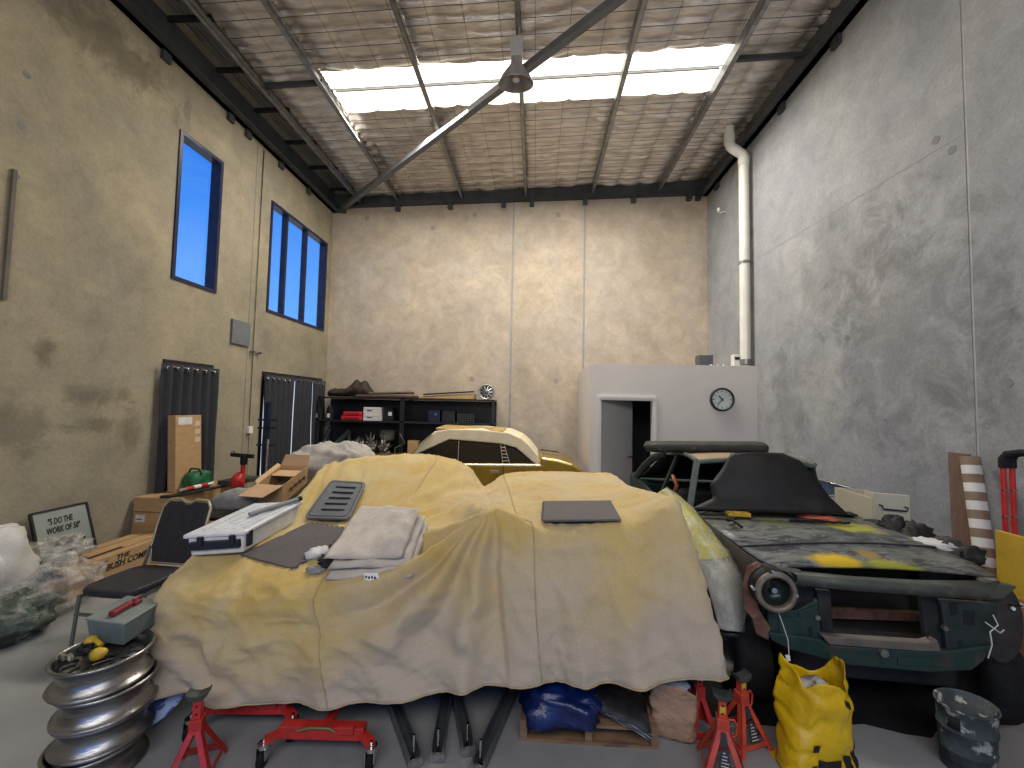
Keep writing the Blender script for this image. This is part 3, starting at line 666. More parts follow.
for k, (z0, s_, sh) in enumerate(((.0, 1.02, V((.03, -.01, 0))), (.05, .98, V((.015, .005, 0))), (.10, .95, V((-.02, .0, 0))))):
    pillow(c, z0, .062, k*3.3+1, s_, sh).build('fold', QM, t_, weld=True)
q = surf(372, 577, .03); MB().ob(q+V((-.035, -.01, .0)), (.085, .005, .005), (.01, .0, -.045), (0, -.002, 0)).build('care_tag', mat('white_tag', (.7, .7, .68), rough=.6), t_)
for k in range(4): MB().ob(q+V((-.025+.018*k, -.0125, -.012-.003*(k % 2))), (.010, .0006, 0), (.001, 0, -.014), (0, -.001, 0)).build('tag_print', INK, t_)
# crumpled black and white rags
q = surf(318, 556, .0)
o = blob(q+V((0, 0, .02)), (.08, .06, .035), .6, 2.5, 16, 10, 4, rot=.5).build('white_rag', mat('white_rag', (.62, .60, .57), (.5, .48, .46), 9, .9, bump=.3)); rebase(o); tag(o, 'crumpled white rag between the floor mat and the folded quilt', 'rag')
q = surf(330, 565, .0)
o = blob(q+V((0, 0, .025)), (.07, .06, .045), .6, 2.5, 16, 10, 8, rot=.3).build('black_rag', mat('black_rag', (.02, .02, .022), (.035, .035, .035), 9, .9, bump=.3)); rebase(o); tag(o, 'crumpled black rag tucked against the folded quilt', 'rag')
q = surf(316, 572, .0)
o = blob(q+V((0, 0, .012)), (.06, .04, .022), .6, 2.5, 14, 8, 12).build('grey_glove', mat('grey_glove', (.16, .16, .16), (.28, .28, .27), 14, .9, bump=.3)); rebase(o); tag(o, 'small grey work glove below the white rag on the bonnet', 'glove')
# white under-bed tub
A, B, D = P(186, 558, z=.90), P(243, 554, z=.90), P(299, 521, z=.965)
u = (B-A); v = (D-B)
t_ = thing('storage_tub', 'long white plastic underbed tub with a grey lid on the covered bonnet', 'storage box', tuple(A))
TUBW = plastic('tub_white', (.66, .63, .56), .35); TUBL = plastic('tub_lid_grey', (.60, .60, .60), .3)
def trapezoid(o, u, v, h, ins): 
    o = V(o); c_ = [o, o+u, o+u+v, o+v]; m_ = (c_[0]+c_[2])/2; lo = [m_+(p-m_)*ins for p in c_]
    return [*lo, *[p+V((0, 0, h)) for p in c_]]
MB().hexa(trapezoid(A, u, v, .125, .93)).build('tub_body', TUBW, t_, bevel=.012)
e1 = u.normalized(); e2 = v.normalized()
MB().ob(A-e1*.015-e2*.015+V((0, 0, .125)), u+e1*.03, v+e2*.03, (0, 0, .028)).build('lid', TUBL, t_, bevel=.009)
for k in range(5):
    f_ = .14+.18*k; MB().ob(A+u*f_+e2*.05+V((0, 0, .153)), e1*.018, v-e2*.1, (0, 0, .006)).build('lid_rib', TUBL, t_, bevel=.002)
MB().ob(A-e2*.012+e1*.02+V((0, 0, .045)), u-e1*.04, e2*.03, (0, 0, .055)).build('black_band', mat('black_plastic', (.015, .017, .022), rough=.35), t_, bevel=.004)
for f_ in (.22, .78): MB().ob(A+u*f_-e2*.028+V((0, 0, .075)), e1*.03, e2*.02, (0, 0, .062)).build('latch', MATS['black_plastic'], t_, bevel=.003)
MB().ob(B+e1*.0+e2*.02+V((0, 0, .04)), e1*.018, e2*.035, (0, 0, .10)).build('corner_latch', MATS['black_plastic'], t_, bevel=.003)
# tube lying on the tub
q0, q1 = A+u*.55+v*.45+V((0, 0, .175)), A+u*.98+v*.97+V((0, 0, .178))
t_ = thing('cardboard_tube', 'slim grey tube with a black end cap lying on the white tub lid', 'tube', tuple(q0-V((0, 0, .018))))
MB().cyl(q0, q1, .016, 12).build('tube', mat('grey_tube', (.25, .23, .22), (.2, .19, .18), 8, .6), t_); MB().cyl(q1, q1+(q1-q0).normalized()*.03, .019, 12).build('end_cap', BLK, t_)
# ------------------------------------------------------------ chair at the left
bf = P(92, 596, z=.47); bk_ = P(168, 565, z=.47); fd = (bf-bk_); fd.z = 0; fl_ = fd.length; fd.normalize(); sd_ = V((0, 0, 1)).cross(fd)
cx = (bf+bk_)/2+sd_*.02
CH_ = thing('banquet_chair', 'dark padded banquet chair with a pale gold frame beside the brown boxes', 'chair', (cx.x, cx.y, 0), math.atan2(fd.y, fd.x))
SEATM = mat('charcoal_vinyl', (.032, .030, .034), (.022, .021, .024), 20, .55, bump=.15, bs=150); FRM = mat('pale_gold_tube', (.42, .36, .22), (.34, .29, .18), 6, .35, .3)
OLV = mat('olive_grey_leg', (.13, .14, .11), (.10, .11, .09), 6, .4, .2)
hw = .235
def sup(cx_, cy_, a, b_, n=28, e=.45):
    o_ = []
    for k in range(n):
        t = 2*pi*k/n; o_.append((cx_+a*math.copysign(abs(cos(t))**e, cos(t)), cy_+b_*math.copysign(abs(sin(t))**e, sin(t))))
    return o_
MB().prism([(x, y, .43) for x, y in sup(0, 0, .25, hw)], (0, 0, .06)).build('seat', SEATM, CH_, world=False, bevel=.022, seg=3)
def bp(s_, z): return (-.25-.16*((z-.43)/.5), s_, z)
# back: shield shape, dipped top rail
ol = [(-.17, .50), (.17, .50), (.215, .62), (.225, .80), (.222, .93), (.18, .985), (.07, .99), (.03, .965), (-.03, .965), (-.07, .99), (-.18, .985), (-.222, .93), (-.225, .80), (-.215, .62)]
MB().prism([bp(a, z) for a, z in ol], (-.035, 0, -.01)).build('backrest', SEATM, CH_, world=False, bevel=.012, seg=3)
MB().tube([V(bp(a*1.05, .72+(z-.72)*1.045))+V((-.02, 0, 0)) for a, z in ol], .0125, 8, closed=True).build('back_frame', FRM, CH_, world=False)
for s_ in (-1, 1):
    MB().tube([(.22, s_*.22, .43), (.25, s_*.23, .0)], .0125, 8).build('leg', OLV, CH_, world=False)
    MB().tube([bp(s_*.22, .62), (-.25, s_*.22, .42), (-.33, s_*.23, 0)], .0125, 8).build('leg', OLV, CH_, world=False)
    MB().bar((.22, s_*.22, .415), (-.25, s_*.22, .415), .02, .02).build('seat_rail', OLV, CH_, world=False)
MB().bar((.24, -.22, .3), (.24, .22, .3), .018, .018).build('stretcher', OLV, CH_, world=False)
# ------------------------------------------------------------ stack of rims with toolbox
sc_ = V((-2.25, 2.13, 0)); RM = mat('aluminium_rim', (.40, .385, .36), (.22, .21, .20), 5, .28, .9, bump=.12, bs=30, c3=(.13, .12, .11), s3=4, t3=(.55, .7), stretch=(1, 1, 6))
RIMLAB = ['dull alloy wheel rim at the very bottom of the stack', 'dull alloy wheel rim second from the bottom of the stack', 'dull alloy wheel rim second from the top of the stack', 'scratched alloy wheel rim topmost of the stack, holding the toolbox']
rr_, rh = .205, .148
for k in range(4):
    ox, oy = (.012*((k*37) % 3-1), .010*((k*17) % 3-1)); z0 = k*rh
    o = thing('alloy_rim', RIMLAB[k], 'rim', (sc_.x+ox, sc_.y+oy, z0), .6*k, 'alloy rims stacked at the left front')
    pr = [(.0, .075), (.045, .078), (.06, .095), (.10, .10), (.135, .075), (.160, .06), (.165, .03)]
    prof = [(rr_, .002), (rr_+.004, .010), (rr_, .018), (rr_-.012, .020), (rr_-.018, .036), (rr_-.034, .050), (rr_-.036, .085), (rr_-.018, .105), (rr_-.014, .126), (rr_, .130), (rr_+.004, .138), (rr_, .146), (rr_-.010, .146), (rr_-.022, .128), (rr_-.026, .108), (rr_-.044, .086), (rr_-.044, .05), (rr_-.026, .035), (rr_-.022, .006), (rr_, .002)]
    MB().lathe(prof, Matrix(), 64).build('barrel', RM, o, world=False)
    MB().lathe([(.045, .092), (.06, .10), (.12, .112), (.161, .105), (.161, .098), (.12, .10), (.06, .088), (.045, .086), (.045, .092)], Matrix(), 40).build('disc', RM, o, world=False)
    if k == 3:
        for q in range(14):
            a = 2*pi*q/14; MB().bar((cos(a)*.10, sin(a)*.10, .113), (cos(a)*.15, sin(a)*.15, .109), .012, .008).build('vent_slot', BLK, o, world=False)
ztop = 4*rh-.002
# toolbox
A, B, D = P(89, 641, z=ztop), P(123, 646, z=ztop), P(157, 623, z=ztop)
u, v = B-A, D-B
t_ = thing('plastic_tray', 'grey-green plastic tote with a red tool on top, sitting on the rims', 'tote', tuple(A))
GT = plastic('grey_green_plastic', (.115, .15, .145), .45)
cc_ = [A, A+u, A+u+v, A+v]; m_ = (cc_[0]+cc_[2])/2; H_ = .115
MB().hexa([*cc_, *[m_+(p-m_)*1.12+V((0, 0, H_)) for p in cc_]]).build('tub_body', GT, t_, bevel=.008)
MB().hexa([*[m_+(p-m_)*1.17+V((0, 0, H_)) for p in cc_], *[m_+(p-m_)*1.17+V((0, 0, H_+.014)) for p in cc_]]).build('lid', plastic('grey_green_lid', (.17, .20, .18), .5), t_, bevel=.005)
q = m_+V((0, 0, H_+.014)); e2 = v.normalized(); e1 = u.normalized()
t_ = thing('red_clamp', 'dark red hand tool lying on the grey-green tote lid', 'tool', tuple(q))
DR = mat('dark_red_plastic', (.20, .012, .02), (.14, .01, .015), 10, .4)
MB().ob(q-e2*.10-e1*.02, e1*.045, e2*.13, (0, 0, .03)).build('handle', DR, t_, bevel=.008); MB().ob(q+e2*.03-e1*.015, e1*.05, e2*.05, (0, 0, .022)).build('jaw', DR, t_, bevel=.006); MB().cyl(q+e2*.05+V((0, 0, .02)), q+e2*.10+V((0, 0, .02)), .012, 8).build('knob', DR, t_)
# yellow-and-black strap bundle, silver parts
YEL = plastic('yellow_plastic', (.62, .40, .03), .45)
q = P(78, 656, z=ztop)
t_ = thing('ratchet_strap', 'yellow and black tool bundle lying on the top rim', 'strap', tuple(q))
blob(q+V((-.02, .08, .03)), (.032, .028, .026), .15, 2, 14, 10, 1).build('yellow_ball', YEL, t_)
MB().tube([q+V((-.02, .08, .035)), q+V((.03, .06, .045)), q+V((.07, .05, .03))], .012, 8).build('strap', YEL, t_)
MB().lathe([(0, .0), (.032, .0), (.028, .03), (.012, .06), (0, .062)], Matrix.Translation(q+V((.085, .01, .005))) @ Matrix.Rotation(1.2, 4, 'Y'), 14).build('yellow_cone', YEL, t_)
MB().tube([q+V((-.03, .05, .02)), q+V((.0, .0, .03)), q+V((.05, .0, .02)), q+V((.03, .04, .035)), q+V((-.02, .03, .03))], .011, 8).build('black_cord', BLK, t_)
for k in range(5): 
    o = MB().cyl(q+V((-.07+.018*k, -.035+.01*(k % 2), .0)), q+V((-.07+.018*k, -.035+.01*(k % 2), .022)), .011, 8).build('wheel_nut', CHROME); rebase(o); tag(o, 'silver wheel nut on the top rim, %s of five from the left' % ['first', 'second', 'third', 'fourth', 'last'][k], 'nut', 'silver nuts on the top rim')
# blue and white patterned disc behind rims
A = P(155, 690, y=2.44)
o = thing('splash_disc', 'blue and white patterned round panel tilted behind the wheel rims', 'panel', (A.x, A.y, 0))
MX = Matrix.Translation(A) @ Matrix.Rotation(radians(38), 4, 'X')
MB().lathe([(0, 0), (.19, 0), (.205, .005), (.205, .012), (0, .02)], MX, 36).build('disc', mat('blue_dotted_cloth', (.05, .09, .30), (.45, .52, .70), 12, .5, contrast=(.47, .50)), o)
MB().bar((A.x, A.y, 0), (A.x, A.y, A.z), .05, .05).build('stand', BLACKM, o)
# ------------------------------------------------------------ axle stands
def axle_stand(loc, rz, label, h=.40, m=ORED, sticker=True, hook=True, bw=.115):
    o = thing('axle_stand', label, 'axle stand', loc, rz, 'red axle stands on the floor'); w_ = bw; t = .24
    for sx in (-1, 1):
        for sy in (-1, 1):
            b = MB(); p = V((sx*.022, sy*.022, t)); q = V((sx*w_, sy*w_, .0)); n1 = V((1, 0, 0))*sx; n2 = V((0, 1, 0))*sy
            b.ob(q-n1*.03, n1*.03, n2*-.004, p-q); b.ob(q-n2*.03, n2*.03, n1*-.004, p-q)
            b.build('leg', m, o, world=False)
    for (a, b_) in (((-1, -1), (1, -1)), ((1, -1), (1, 1)), ((1, 1), (-1, 1)), ((-1, 1), (-1, -1))):
        k = .86; MB().bar((a[0]*w_*k, a[1]*w_*k, .04), (b_[0]*w_*k, b_[1]*w_*k, .04), .004, .028).build('brace', m, o, world=False)
    MB().box(-.030, .030, -.030, .030, .20, .275).build('collar', m, o, world=False, bevel=.003)
    MB().box(-.019, .019, -.019, .019, .20, h-.02).build('column', m, o, world=False, bevel=.002)
    for k in range(2): MB().cyl((0, -.0195, .30+k*.04), (0, -.021, .30+k*.04), .006, 8).build('hole', BLK, o, world=False)
    sd = MB(); pts = [(-.05, h+.012), (-.045, h-.012), (-.02, h-.03), (.02, h-.03), (.045, h-.012), (.05, h+.012), (.035, h+.0), (0, h-.008), (-.035, h+.0)]
    sd.prism([(a, -.03, z) for a, z in pts], (0, .06, 0)).build('saddle', mat('dark_saddle', (.03, .035, .03), (.05, .055, .045), 10, .5), o, world=False)
    if hook: MB().tube([(.03, -.01, .27), (.055, -.01, .275), (.07, -.01, .25), (.066, -.01, .20), (.05, -.01, .185)], .006, 6).build('handle', m, o, world=False)
    if sticker:
        MB().hexa([(-.020, -.060, .16), (.020, -.060, .16), (.020, -.057, .16), (-.020, -.057, .16), (-.012, -.040, .215), (.012, -.040, .215), (.012, -.037, .215), (-.012, -.037, .215)]).build('warning_sticker', mat('sticker_dark', (.03, .03, .03), rough=.5), o, world=False)
        MB().hexa([(-.034, -.100, .055), (.034, -.100, .055), (.034, -.097, .055), (-.034, -.097, .055), (-.016, -.064, .15), (.016, -.064, .15), (.016, -.060, .15), (-.016, -.060, .15)]).build('warning_sticker', mat('sticker_dark', (.03, .03, .03), rough=.5), o, world=False)
        for k in range(6):
            z = .068+k*.013; y_ = -.1015+.038*(z-.055)/.095
            MB().box(-.024+.003*k, .024-.003*k-.006*(k % 2), y_-.001, y_, z, z+.005).build('sticker_text', mat('sticker_pale', (.55, .53, .42), rough=.5), o, world=False)
        MB().box(-.014, .014, -.0205, -.0195, .30, .335).build('yellow_label', YEL, o, world=False)
    return o
c = P(199, 692, z=.40); axle_stand((c.x, c.y, 0), .35, 'red A-frame axle stand between the wheel rims and the red dollies', m=RED, sticker=False, hook=False)
c = P(722, 692, z=.40); axle_stand((c.x, c.y, 0), -.25, 'orange-red axle stand with yellow label beside the brown paper bag')
c = P(750, 686, z=.37); axle_stand((c.x, c.y+.1, 0), .35, 'orange-red axle stand nearest the yellow bag', h=.37)
c = P(714, 684, z=.42); axle_stand((c.x+.0, c.y+.22, 0), .1, 'red axle stand standing behind the labelled ones by the tyre', m=RED, sticker=False, hook=False, h=.42, bw=.09)
# ------------------------------------------------------------ red wheel dollies
def dolly(loc, rz, label):
    o = thing('wheel_dolly', label, 'wheel dolly', loc, rz, 'red wheel dollies under the covered car')
    L_, W_ = .46, .36
    for s_ in (-1, 1):
        MB().box(-L_/2, L_/2, s_*W_/2-.03, s_*W_/2+.03, .11, .175).build('side_rail', RED, o, world=False, bevel=.004)
        MB().cyl((-L_/2+.03, s_*(W_/2-.055), .095), (L_/2-.03, s_*(W_/2-.055), .095), .026, 12).build('roller', BLK, o, world=False)
        for e_ in (-1, 1):
            cx_, cy_ = e_*(L_/2+.055), s_*(W_/2+.06)
            MB().bar((e_*(L_/2-.03), s_*W_/2, .14), (cx_, cy_, .125), .05, .02).build('outrigger', RED, o, world=False)
            ca = MB().cyl((cx_, cy_, .098), (cx_, cy_, .118), .032, 12).box(cx_-.026, cx_-.021, cy_-.03, cy_+.02, .045, .10).box(cx_+.021, cx_+.026, cy_-.03, cy_+.02, .045, .10).build('caster', CHROME, o, world=False)
            MB().lathe([(0, -.015), (.036, -.015), (.042, -.009), (.042, .009), (.036, .015), (0, .015)], Matrix.Translation((cx_, cy_-.01, .043)) @ Matrix.Rotation(pi/2, 4, 'Y'), 20).build('wheel', RUBBER, ca, world=False)
            MB().cyl((cx_, cy_, .12), (cx_, cy_, .14), .009, 6).build('bolt', CHROME, o, world=False)
    MB().box(-.02, .02, -W_/2, W_/2, .11, .15).build('cross_bar', RED, o, world=False)
    MB().box(L_/2-.13, L_/2-.05, -W_/2-.045, -W_/2-.02, .15, .19).build('pedal_lock', RED, o, world=False, bevel=.004)
    MB().tube([(-.12, -W_/2-.04, .165), (-.05, -W_/2-.045, .185), (.05, -W_/2-.045, .185), (.08, -W_/2-.04, .165)], .006, 6).build('lever', mat('olive_lever', (.12, .14, .05), rough=.5), o, world=False)
    return o
c = P(316, 733, z=.14); dolly((c.x+.02, c.y+.2, 0), .05, 'red wheel dolly with four castors, nearest of the two under the cover')
c = P(240, 722, z=.14); dolly((c.x-.05, c.y+.30, 0), .08, 'red wheel dolly half hidden behind the red A-frame axle stand')
# ------------------------------------------------------------ steel channels
GS = mat('grey_channel', (.16, .17, .18), (.11, .115, .12), 6, .4, .5)
for k, (pa, pb, lab) in enumerate((((415, 762), (392, 700), 'grey steel channel with a bolt, leftmost of the four on the floor'), ((437, 756), (446, 702), 'grey steel channel with a bolt, second from left of the four'), ((468, 750), (458, 700), 'grey steel channel with a bolt, third from left of the four'), ((478, 768), (508, 700), 'grey steel channel with a bolt, nearest the wooden pallet'))):
    a = P(*pa, z=.03); q = P(pb[0], pb[1], z=.03); q = a+(q-a).normalized()*.62; d_ = (q-a).normalized()
    o = thing('steel_channel', lab, 'steel bar', (a.x, a.y, 0), 0, 'steel channels lying under the cover')
    r_ = V((d_.y, -d_.x, 0))*.034
    b = MB(); b.ob(V((a.x, a.y, .002))-r_, r_*2, q-a, (0, 0, .006)); b.ob(V((a.x, a.y, .002))-r_, r_*.18, q-a, (0, 0, .07)); b.ob(V((a.x, a.y, .002))+r_*.82, r_*.18, q-a, (0, 0, .07))
    b.build('channel', GS, o)
    MB().ob(V((a.x, a.y, .002))-r_*1.15-d_*.012, r_*2.3, d_*.014, (0, 0, .045)).build('end_plate', mat('drilled_plate', (.34, .30, .28), (.2, .17, .15), 40, .45, .6), o)
    MB().cyl(V((a.x, a.y, .008))+d_*.03, V((a.x, a.y, .15))+d_*.03, .008, 8).build('bolt', CHROME, o)
    MB().cyl(V((a.x, a.y, .008))+d_*.03, V((a.x, a.y, .022))+d_*.03, .016, 6).build('nut', CHROME, o)
# ------------------------------------------------------------ pallet
PW = mat('pallet_timber', (.27, .15, .07), (.18, .10, .05), 6, .8, bump=.15, stretch=(1, 6, 6), c3=(.12, .07, .04), s3=3)
a, q = P(520, 741, z=0), P(658, 750, z=0); 
pw = (q-a).length; ang_ = math.atan2(q.y-a.y, q.x-a.x)
o = thing('wooden_pallet', 'small brown timber pallet under the cover holding plastic bags', 'pallet', (a.x, a.y, 0), ang_)
def pallet(o, L_, W_, H_, m=PW, bottom=3, n=5):
    for k in range(n): MB().box(.0, L_, k*(W_-.09)/(n-1), k*(W_-.09)/(n-1)+.09, H_-.018, H_).build('deck_board', m, o, world=False)
    for k in range(3):
        x_ = k*(L_-.04)/2; MB().box(x_, x_+.04, 0, W_, .018, H_-.018).build('bearer', m, o, world=False)
    for k in range(bottom): MB().box(0, L_, k*(W_-.09)/(bottom-1), k*(W_-.09)/(bottom-1)+.09, 0, .018).build('base_board', m, o, world=False)
pallet(o, pw, .7, .115)
ZP = .118
BAG = mat('blue_plastic_bag', (.006, .018, .10), (.004, .010, .05), 6, .22, bump=.5, bs=14)
c = P(560, 712, z=.20)
o = blob((c.x, c.y+.18, ZP+.09), (.22, .22, .092), .35, 1.8, 36, 22, 3, ex=.6).build('blue_plastic_bag', BAG); rebase(o); tag(o, 'shiny dark blue plastic bag lying on the wooden pallet', 'bag')
t_ = thing('black_plastic_roll', 'folded black plastic sheeting with pale edges on the right of the pallet', 'plastic sheet', tuple(P(617, 722, z=ZP)))
a, q = P(588, 708, z=ZP+.08), P(650, 731, z=ZP+.015)
PB = mat('black_poly', (.015, .015, .016), (.03, .03, .03), 10, .2, bump=.3)
for k in range(6):
    rows = []
    for i in range(13):
        t = i/12; p = a.lerp(q, t); hh = .085*(1-.45*t)*(1-k/6.5)
        rows.append([p+V((0, -.03+.02*k*(1-t)+.006*sin(i*1.7+k), -.045+hh+.004*noise.noise(V((t*5, k, 0))))), p+V((.04, .28, -.045+hh))])
    MB().grid(rows).build('fold', PB if k % 2 == 0 else mat('grey_poly_edge', (.35, .34, .30), (.2, .2, .18), 10, .3), t_, solid=.006)
# paper bag
c = P(677, 742, z=0)
PAP = mat('brown_kraft_paper', (.40, .24, .14), (.33, .19, .11), 8, .75, bump=1, bs=16)
o = thing('paper_bag', 'crumpled brown paper bag with white scraps inside, right of the pallet', 'bag', (c.x, c.y+.08, 0), -.25)
rows = []
for i in range(15):
    z = .30*i/14; row = []; wx, wy_ = .118+.012*(i/14), .075+.01*(i/14)
    for j in range(49):
        t = 2*pi*j/48; p = V((wx*math.copysign(abs(cos(t))**.35, cos(t)), wy_*math.copysign(abs(sin(t))**.35, sin(t)), z+.012*sin(t*3)*(i/14)))
        p += crum(p, .020*(i > 0), 11, 2)+V((cos(t), sin(t), 0))*(.014*abs(noise.noise(p*22))*(i > 0)); p.z = max(0, p.z); row.append(p)
    rows.append(row)
b = MB().grid(rows); b.box(-.11, .11, -.07, .07, 0, .004); b.build('paper_sack', PAP, o, world=False, solid=.002)
blob((0, 0, .27), (.09, .055, .04), .7, 3, 16, 10, 5).build('white_scraps', mat('white_rag', (.62, .60, .57)), o, world=False)
# ------------------------------------------------------------ yellow bag
c = P(832, 785, z=0)
YB_ = mat('yellow_pvc', (.68, .42, .006), (.58, .34, .004), 5, .35, bump=.6, bs=9)
o = thing('yellow_bag', 'bulging yellow reusable bag with black print at the front of the green car', 'bag', (c.x, c.y+.12, 0), .15)
rows = []
N = 64
for i in range(30):
    f = i/29; row = []
    for j in range(N+1):
        t = 2*pi*j/N; wx = .215-.085*f; wy_ = .13-.02*f
        top = .47+.085*max(0, cos(2*t+.4))**1.5+.03*sin(3*t+1)
        p = V((wx*math.copysign(abs(cos(t))**.6, cos(t)), wy_*math.copysign(abs(sin(t))**.6, sin(t)), top*f))
        k_ = .05*(1-f*.2); p += V((noise.noise(V((p.x*5, p.y*5, p.z*3))), noise.noise(V((p.x*4+9, p.y*5, p.z*4))), 0))*k_
        p += crum(p, .014, 13, 4)*(i > 0)+V((cos(t), sin(t), 0))*(-.016*max(0, 1-abs(noise.noise(p*7+V((3, 1, 0))))*6))*(i > 0); p.z = max(0, p.z)
        row.append(p)
    rows.append(row)
b = MB().grid(rows); b.box(-.2, .2, -.11, .11, 0, .004); b.build('bag_body', YB_, o, world=False, solid=.002)
def bagpt(f, t, off=.004):
    i = min(28, max(0, int(f*29))); j = int((t % 1)*N); p = rows[i][j]; q_ = V((p.x, p.y, 0)).normalized(); return p+q_*off
def patch(name, f0, f1, t0, t1, m, par, n=5):
    MB().grid([[bagpt(f0+(f1-f0)*i/n, t0+(t1-t0)*j/n) for j in range(n+1)] for i in range(n+1)]).build(name, m, par, world=False)
patch('handle_slot', .84, .90, .79, .86, BLK, o); 
for (t0, t1, f1) in ((.70, .73, .18), (.745, .79, .24), (.80, .85, .29), (.87, .91, .33)): patch('black_print', .10, f1, t0, t1, INK, o)
for (t0, t1) in ((.70, .74), (.88, .91)): patch('black_print', .34, .38, t0, t1, INK, o)
rowsi = [V((r.x, r.y, 0)) for r in rows[24]]
blob((-.02, .0, .40), (.11, .07, .05), .5, 3, 18, 12, 9).build('white_contents', mat('offwhite_cloth', (.50, .46, .38), (.08, .07, .06), 9, .9, contrast=(.5, .6)), o, world=False)
# ------------------------------------------------------------ scraped bucket
c = P(974, 772, z=0)
BK = mat('scraped_slate_plastic', (.028, .036, .04), (.06, .07, .07), 9, .6, bump=.4, c3=(.36, .36, .31), s3=11, t3=(.56, .62))
o = thing('bucket', 'scraped slate-grey oval bucket with a slot handle at the right front', 'bucket', (c.x, c.y+.03, 0), .2)
sc2 = Matrix.Diagonal((1, .82, 1, 1))
MB().lathe([(0, .004), (.118, 0), (.122, .01), (.126, .10), (.131, .105), (.131, .112), (.127, .118), (.131, .21), (.137, .215), (.137, .225), (.132, .23), (.136, .325), (.146, .333), (.144, .342), (.130, .34), (.124, .05), (0, .04)], sc2, 44).build('bucket_body', BK, o, world=False)
R_ = .133
MB().grid([[(R_*cos(t)*1.03, R_*.82*sin(t)*1.03, z) for t in [pi*1.02+.45*k/6 for k in range(7)]] for z in (.235, .30)]).build('slot_handle', BLK, o, world=False, solid=.003)
for z in (.10, .22): pass
# ------------------------------------------------------------ green project car
ca, cl = V((.06, .998, 0)), V((.998, -.06, 0)); CO = V((2.1, 2.55, 0))
def C(px, py, ly=0): return PL(px, py, CO+ca*ly, ca)
def CS(px, py, lx=-.85): return PL(px, py, CO+cl*lx, cl)
def CW(lx, ly, z): return CO+cl*lx+ca*ly+V((0, 0, z))
GC = thing('green_car', 'stripped dark green classic car with its front end open, parked at the right', 'car', (CO.x, CO.y, 0), math.atan2(cl.y, cl.x))
GRN = mat('dark_green_paint', (.009, .028, .023), (.018, .036, .029), 7, .5, bump=.15, c3=(.045, .035, .025), s3=5, t3=(.52, .68), dist=.5)
PRM = mat('dirty_green_primer', (.055, .063, .048), (.035, .04, .032), 6, .55, bump=.15, c3=(.11, .10, .07), s3=4, t3=(.55, .7), dist=.6)
RUST = mat('rust', (.16, .07, .04), (.075, .035, .025), 16, .85, bump=.5, c3=(.26, .14, .09), s3=9, t3=(.55, .68))
DRK = mat('grimy_black', (.012, .012, .013), (.025, .024, .022), 9, .6, bump=.2)
def hoodmat():
    m = mat('bonnet_patchwork', (.15, .155, .135), (.045, .047, .045), 3.2, .38, bump=.12, c3=(.20, .20, .185), s3=6, t3=(.53, .62), dist=1.2, stretch=(1, 2.6, 1), contrast=(.42, .58))
    n = m.node_tree; b = n.nodes['Principled BSDF']; L = n.links.new; src = b.inputs['Base Color'].links[0].from_socket
    t = n.nodes.new('ShaderNodeTexCoord'); q = n.nodes.new('ShaderNodeTexNoise'); q.inputs['Scale'].default_value = 7; q.inputs['Detail'].default_value = 6; L(t.outputs['Object'], q.inputs['Vector'])
    I = WM[GC.name].inverted()
    for (pp, rad, colr, ed) in (((852, 535), .17, (.36, .34, .04), .5), ((837, 560), .12, (.60, .40, .02), .5), ((900, 567), .15, (.33, .32, .05), .5), ((920, 544), .06, (.42, .42, .06), .5), ((867, 556), .08, (.26, .19, .06), .6), ((775, 532), .12, (.15, .15, .06), .8), ((897, 566), .016, (.8, .8, .75), .1)):
        c = I @ P(*pp, z=.90)
        v = n.nodes.new('ShaderNodeVectorMath'); v.operation = 'SUBTRACT'; L(t.outputs['Object'], v.inputs[0]); v.inputs[1].default_value = c
        s_ = n.nodes.new('ShaderNodeVectorMath'); s_.operation = 'MULTIPLY'; L(v.outputs[0], s_.inputs[0]); s_.inputs[1].default_value = (1/rad*.8, 1/rad*1.2, .5/rad)
        l = n.nodes.new('ShaderNodeVectorMath'); l.operation = 'LENGTH'; L(s_.outputs[0], l.inputs[0])
        a = n.nodes.new('ShaderNodeMath'); a.operation = 'MULTIPLY_ADD'; L(q.outputs[0], a.inputs[0]); a.inputs[1].default_value = -1.8; a.inputs[2].default_value = .9
        d = n.nodes.new('ShaderNodeMath'); d.operation = 'SUBTRACT'; L(l.outputs['Value'], d.inputs[0]); L(a.outputs[0], d.inputs[1])
        r = n.nodes.new('ShaderNodeMapRange'); r.inputs[1].default_value = 1.15; r.inputs[2].default_value = 1.15-ed; L(d.outputs[0], r.inputs[0])
        x = n.nodes.new('ShaderNodeMix'); x.data_type = 'RGBA'; L(r.outputs[0], x.inputs[0]); L(src, x.inputs[6]); x.inputs[7].default_value = (*colr, 1); src = x.outputs[2]
    L(src, b.inputs['Base Color']); return m
HM = hoodmat()
# bonnet: rear plane, a step, front plane
def lerp_row(a, b, n, crown=.03):
    return [a.lerp(b, i/n)+V((0, 0, crown*(1-(2*i/n-1)**2))) for i in range(n+1)]
HR = [(P(694, 512, z=.97), P(850, 513, z=.97)), (P(716, 529, z=.95), P(895, 529, z=.95)), (P(740, 546, z=.925), P(935, 546, z=.925)), (P(743, 549, z=.905), P(941, 549, z=.905)), (P(760, 559, z=.88), P(972, 562, z=.88)), (P(777, 567, z=.855), P(997, 576, z=.855))]
rows_ = [lerp_row(a, b, 20) for a, b in HR]
for r in rows_:
    for i, p in enumerate(r): p.z += .004*noise.noise(p*5)
MB().grid(rows_).build('bonnet', HM, GC, solid=.018, off=1)
top = rows_[2]; MB().tube([p+V((0, 0, -.006)) for p in top], .008, 6).build('bonnet_crease', mat('crease_shade', (.02, .02, .02), (.05, .05, .045), 5, .5), GC)  # black line standing in for the shadow at the bonnet step
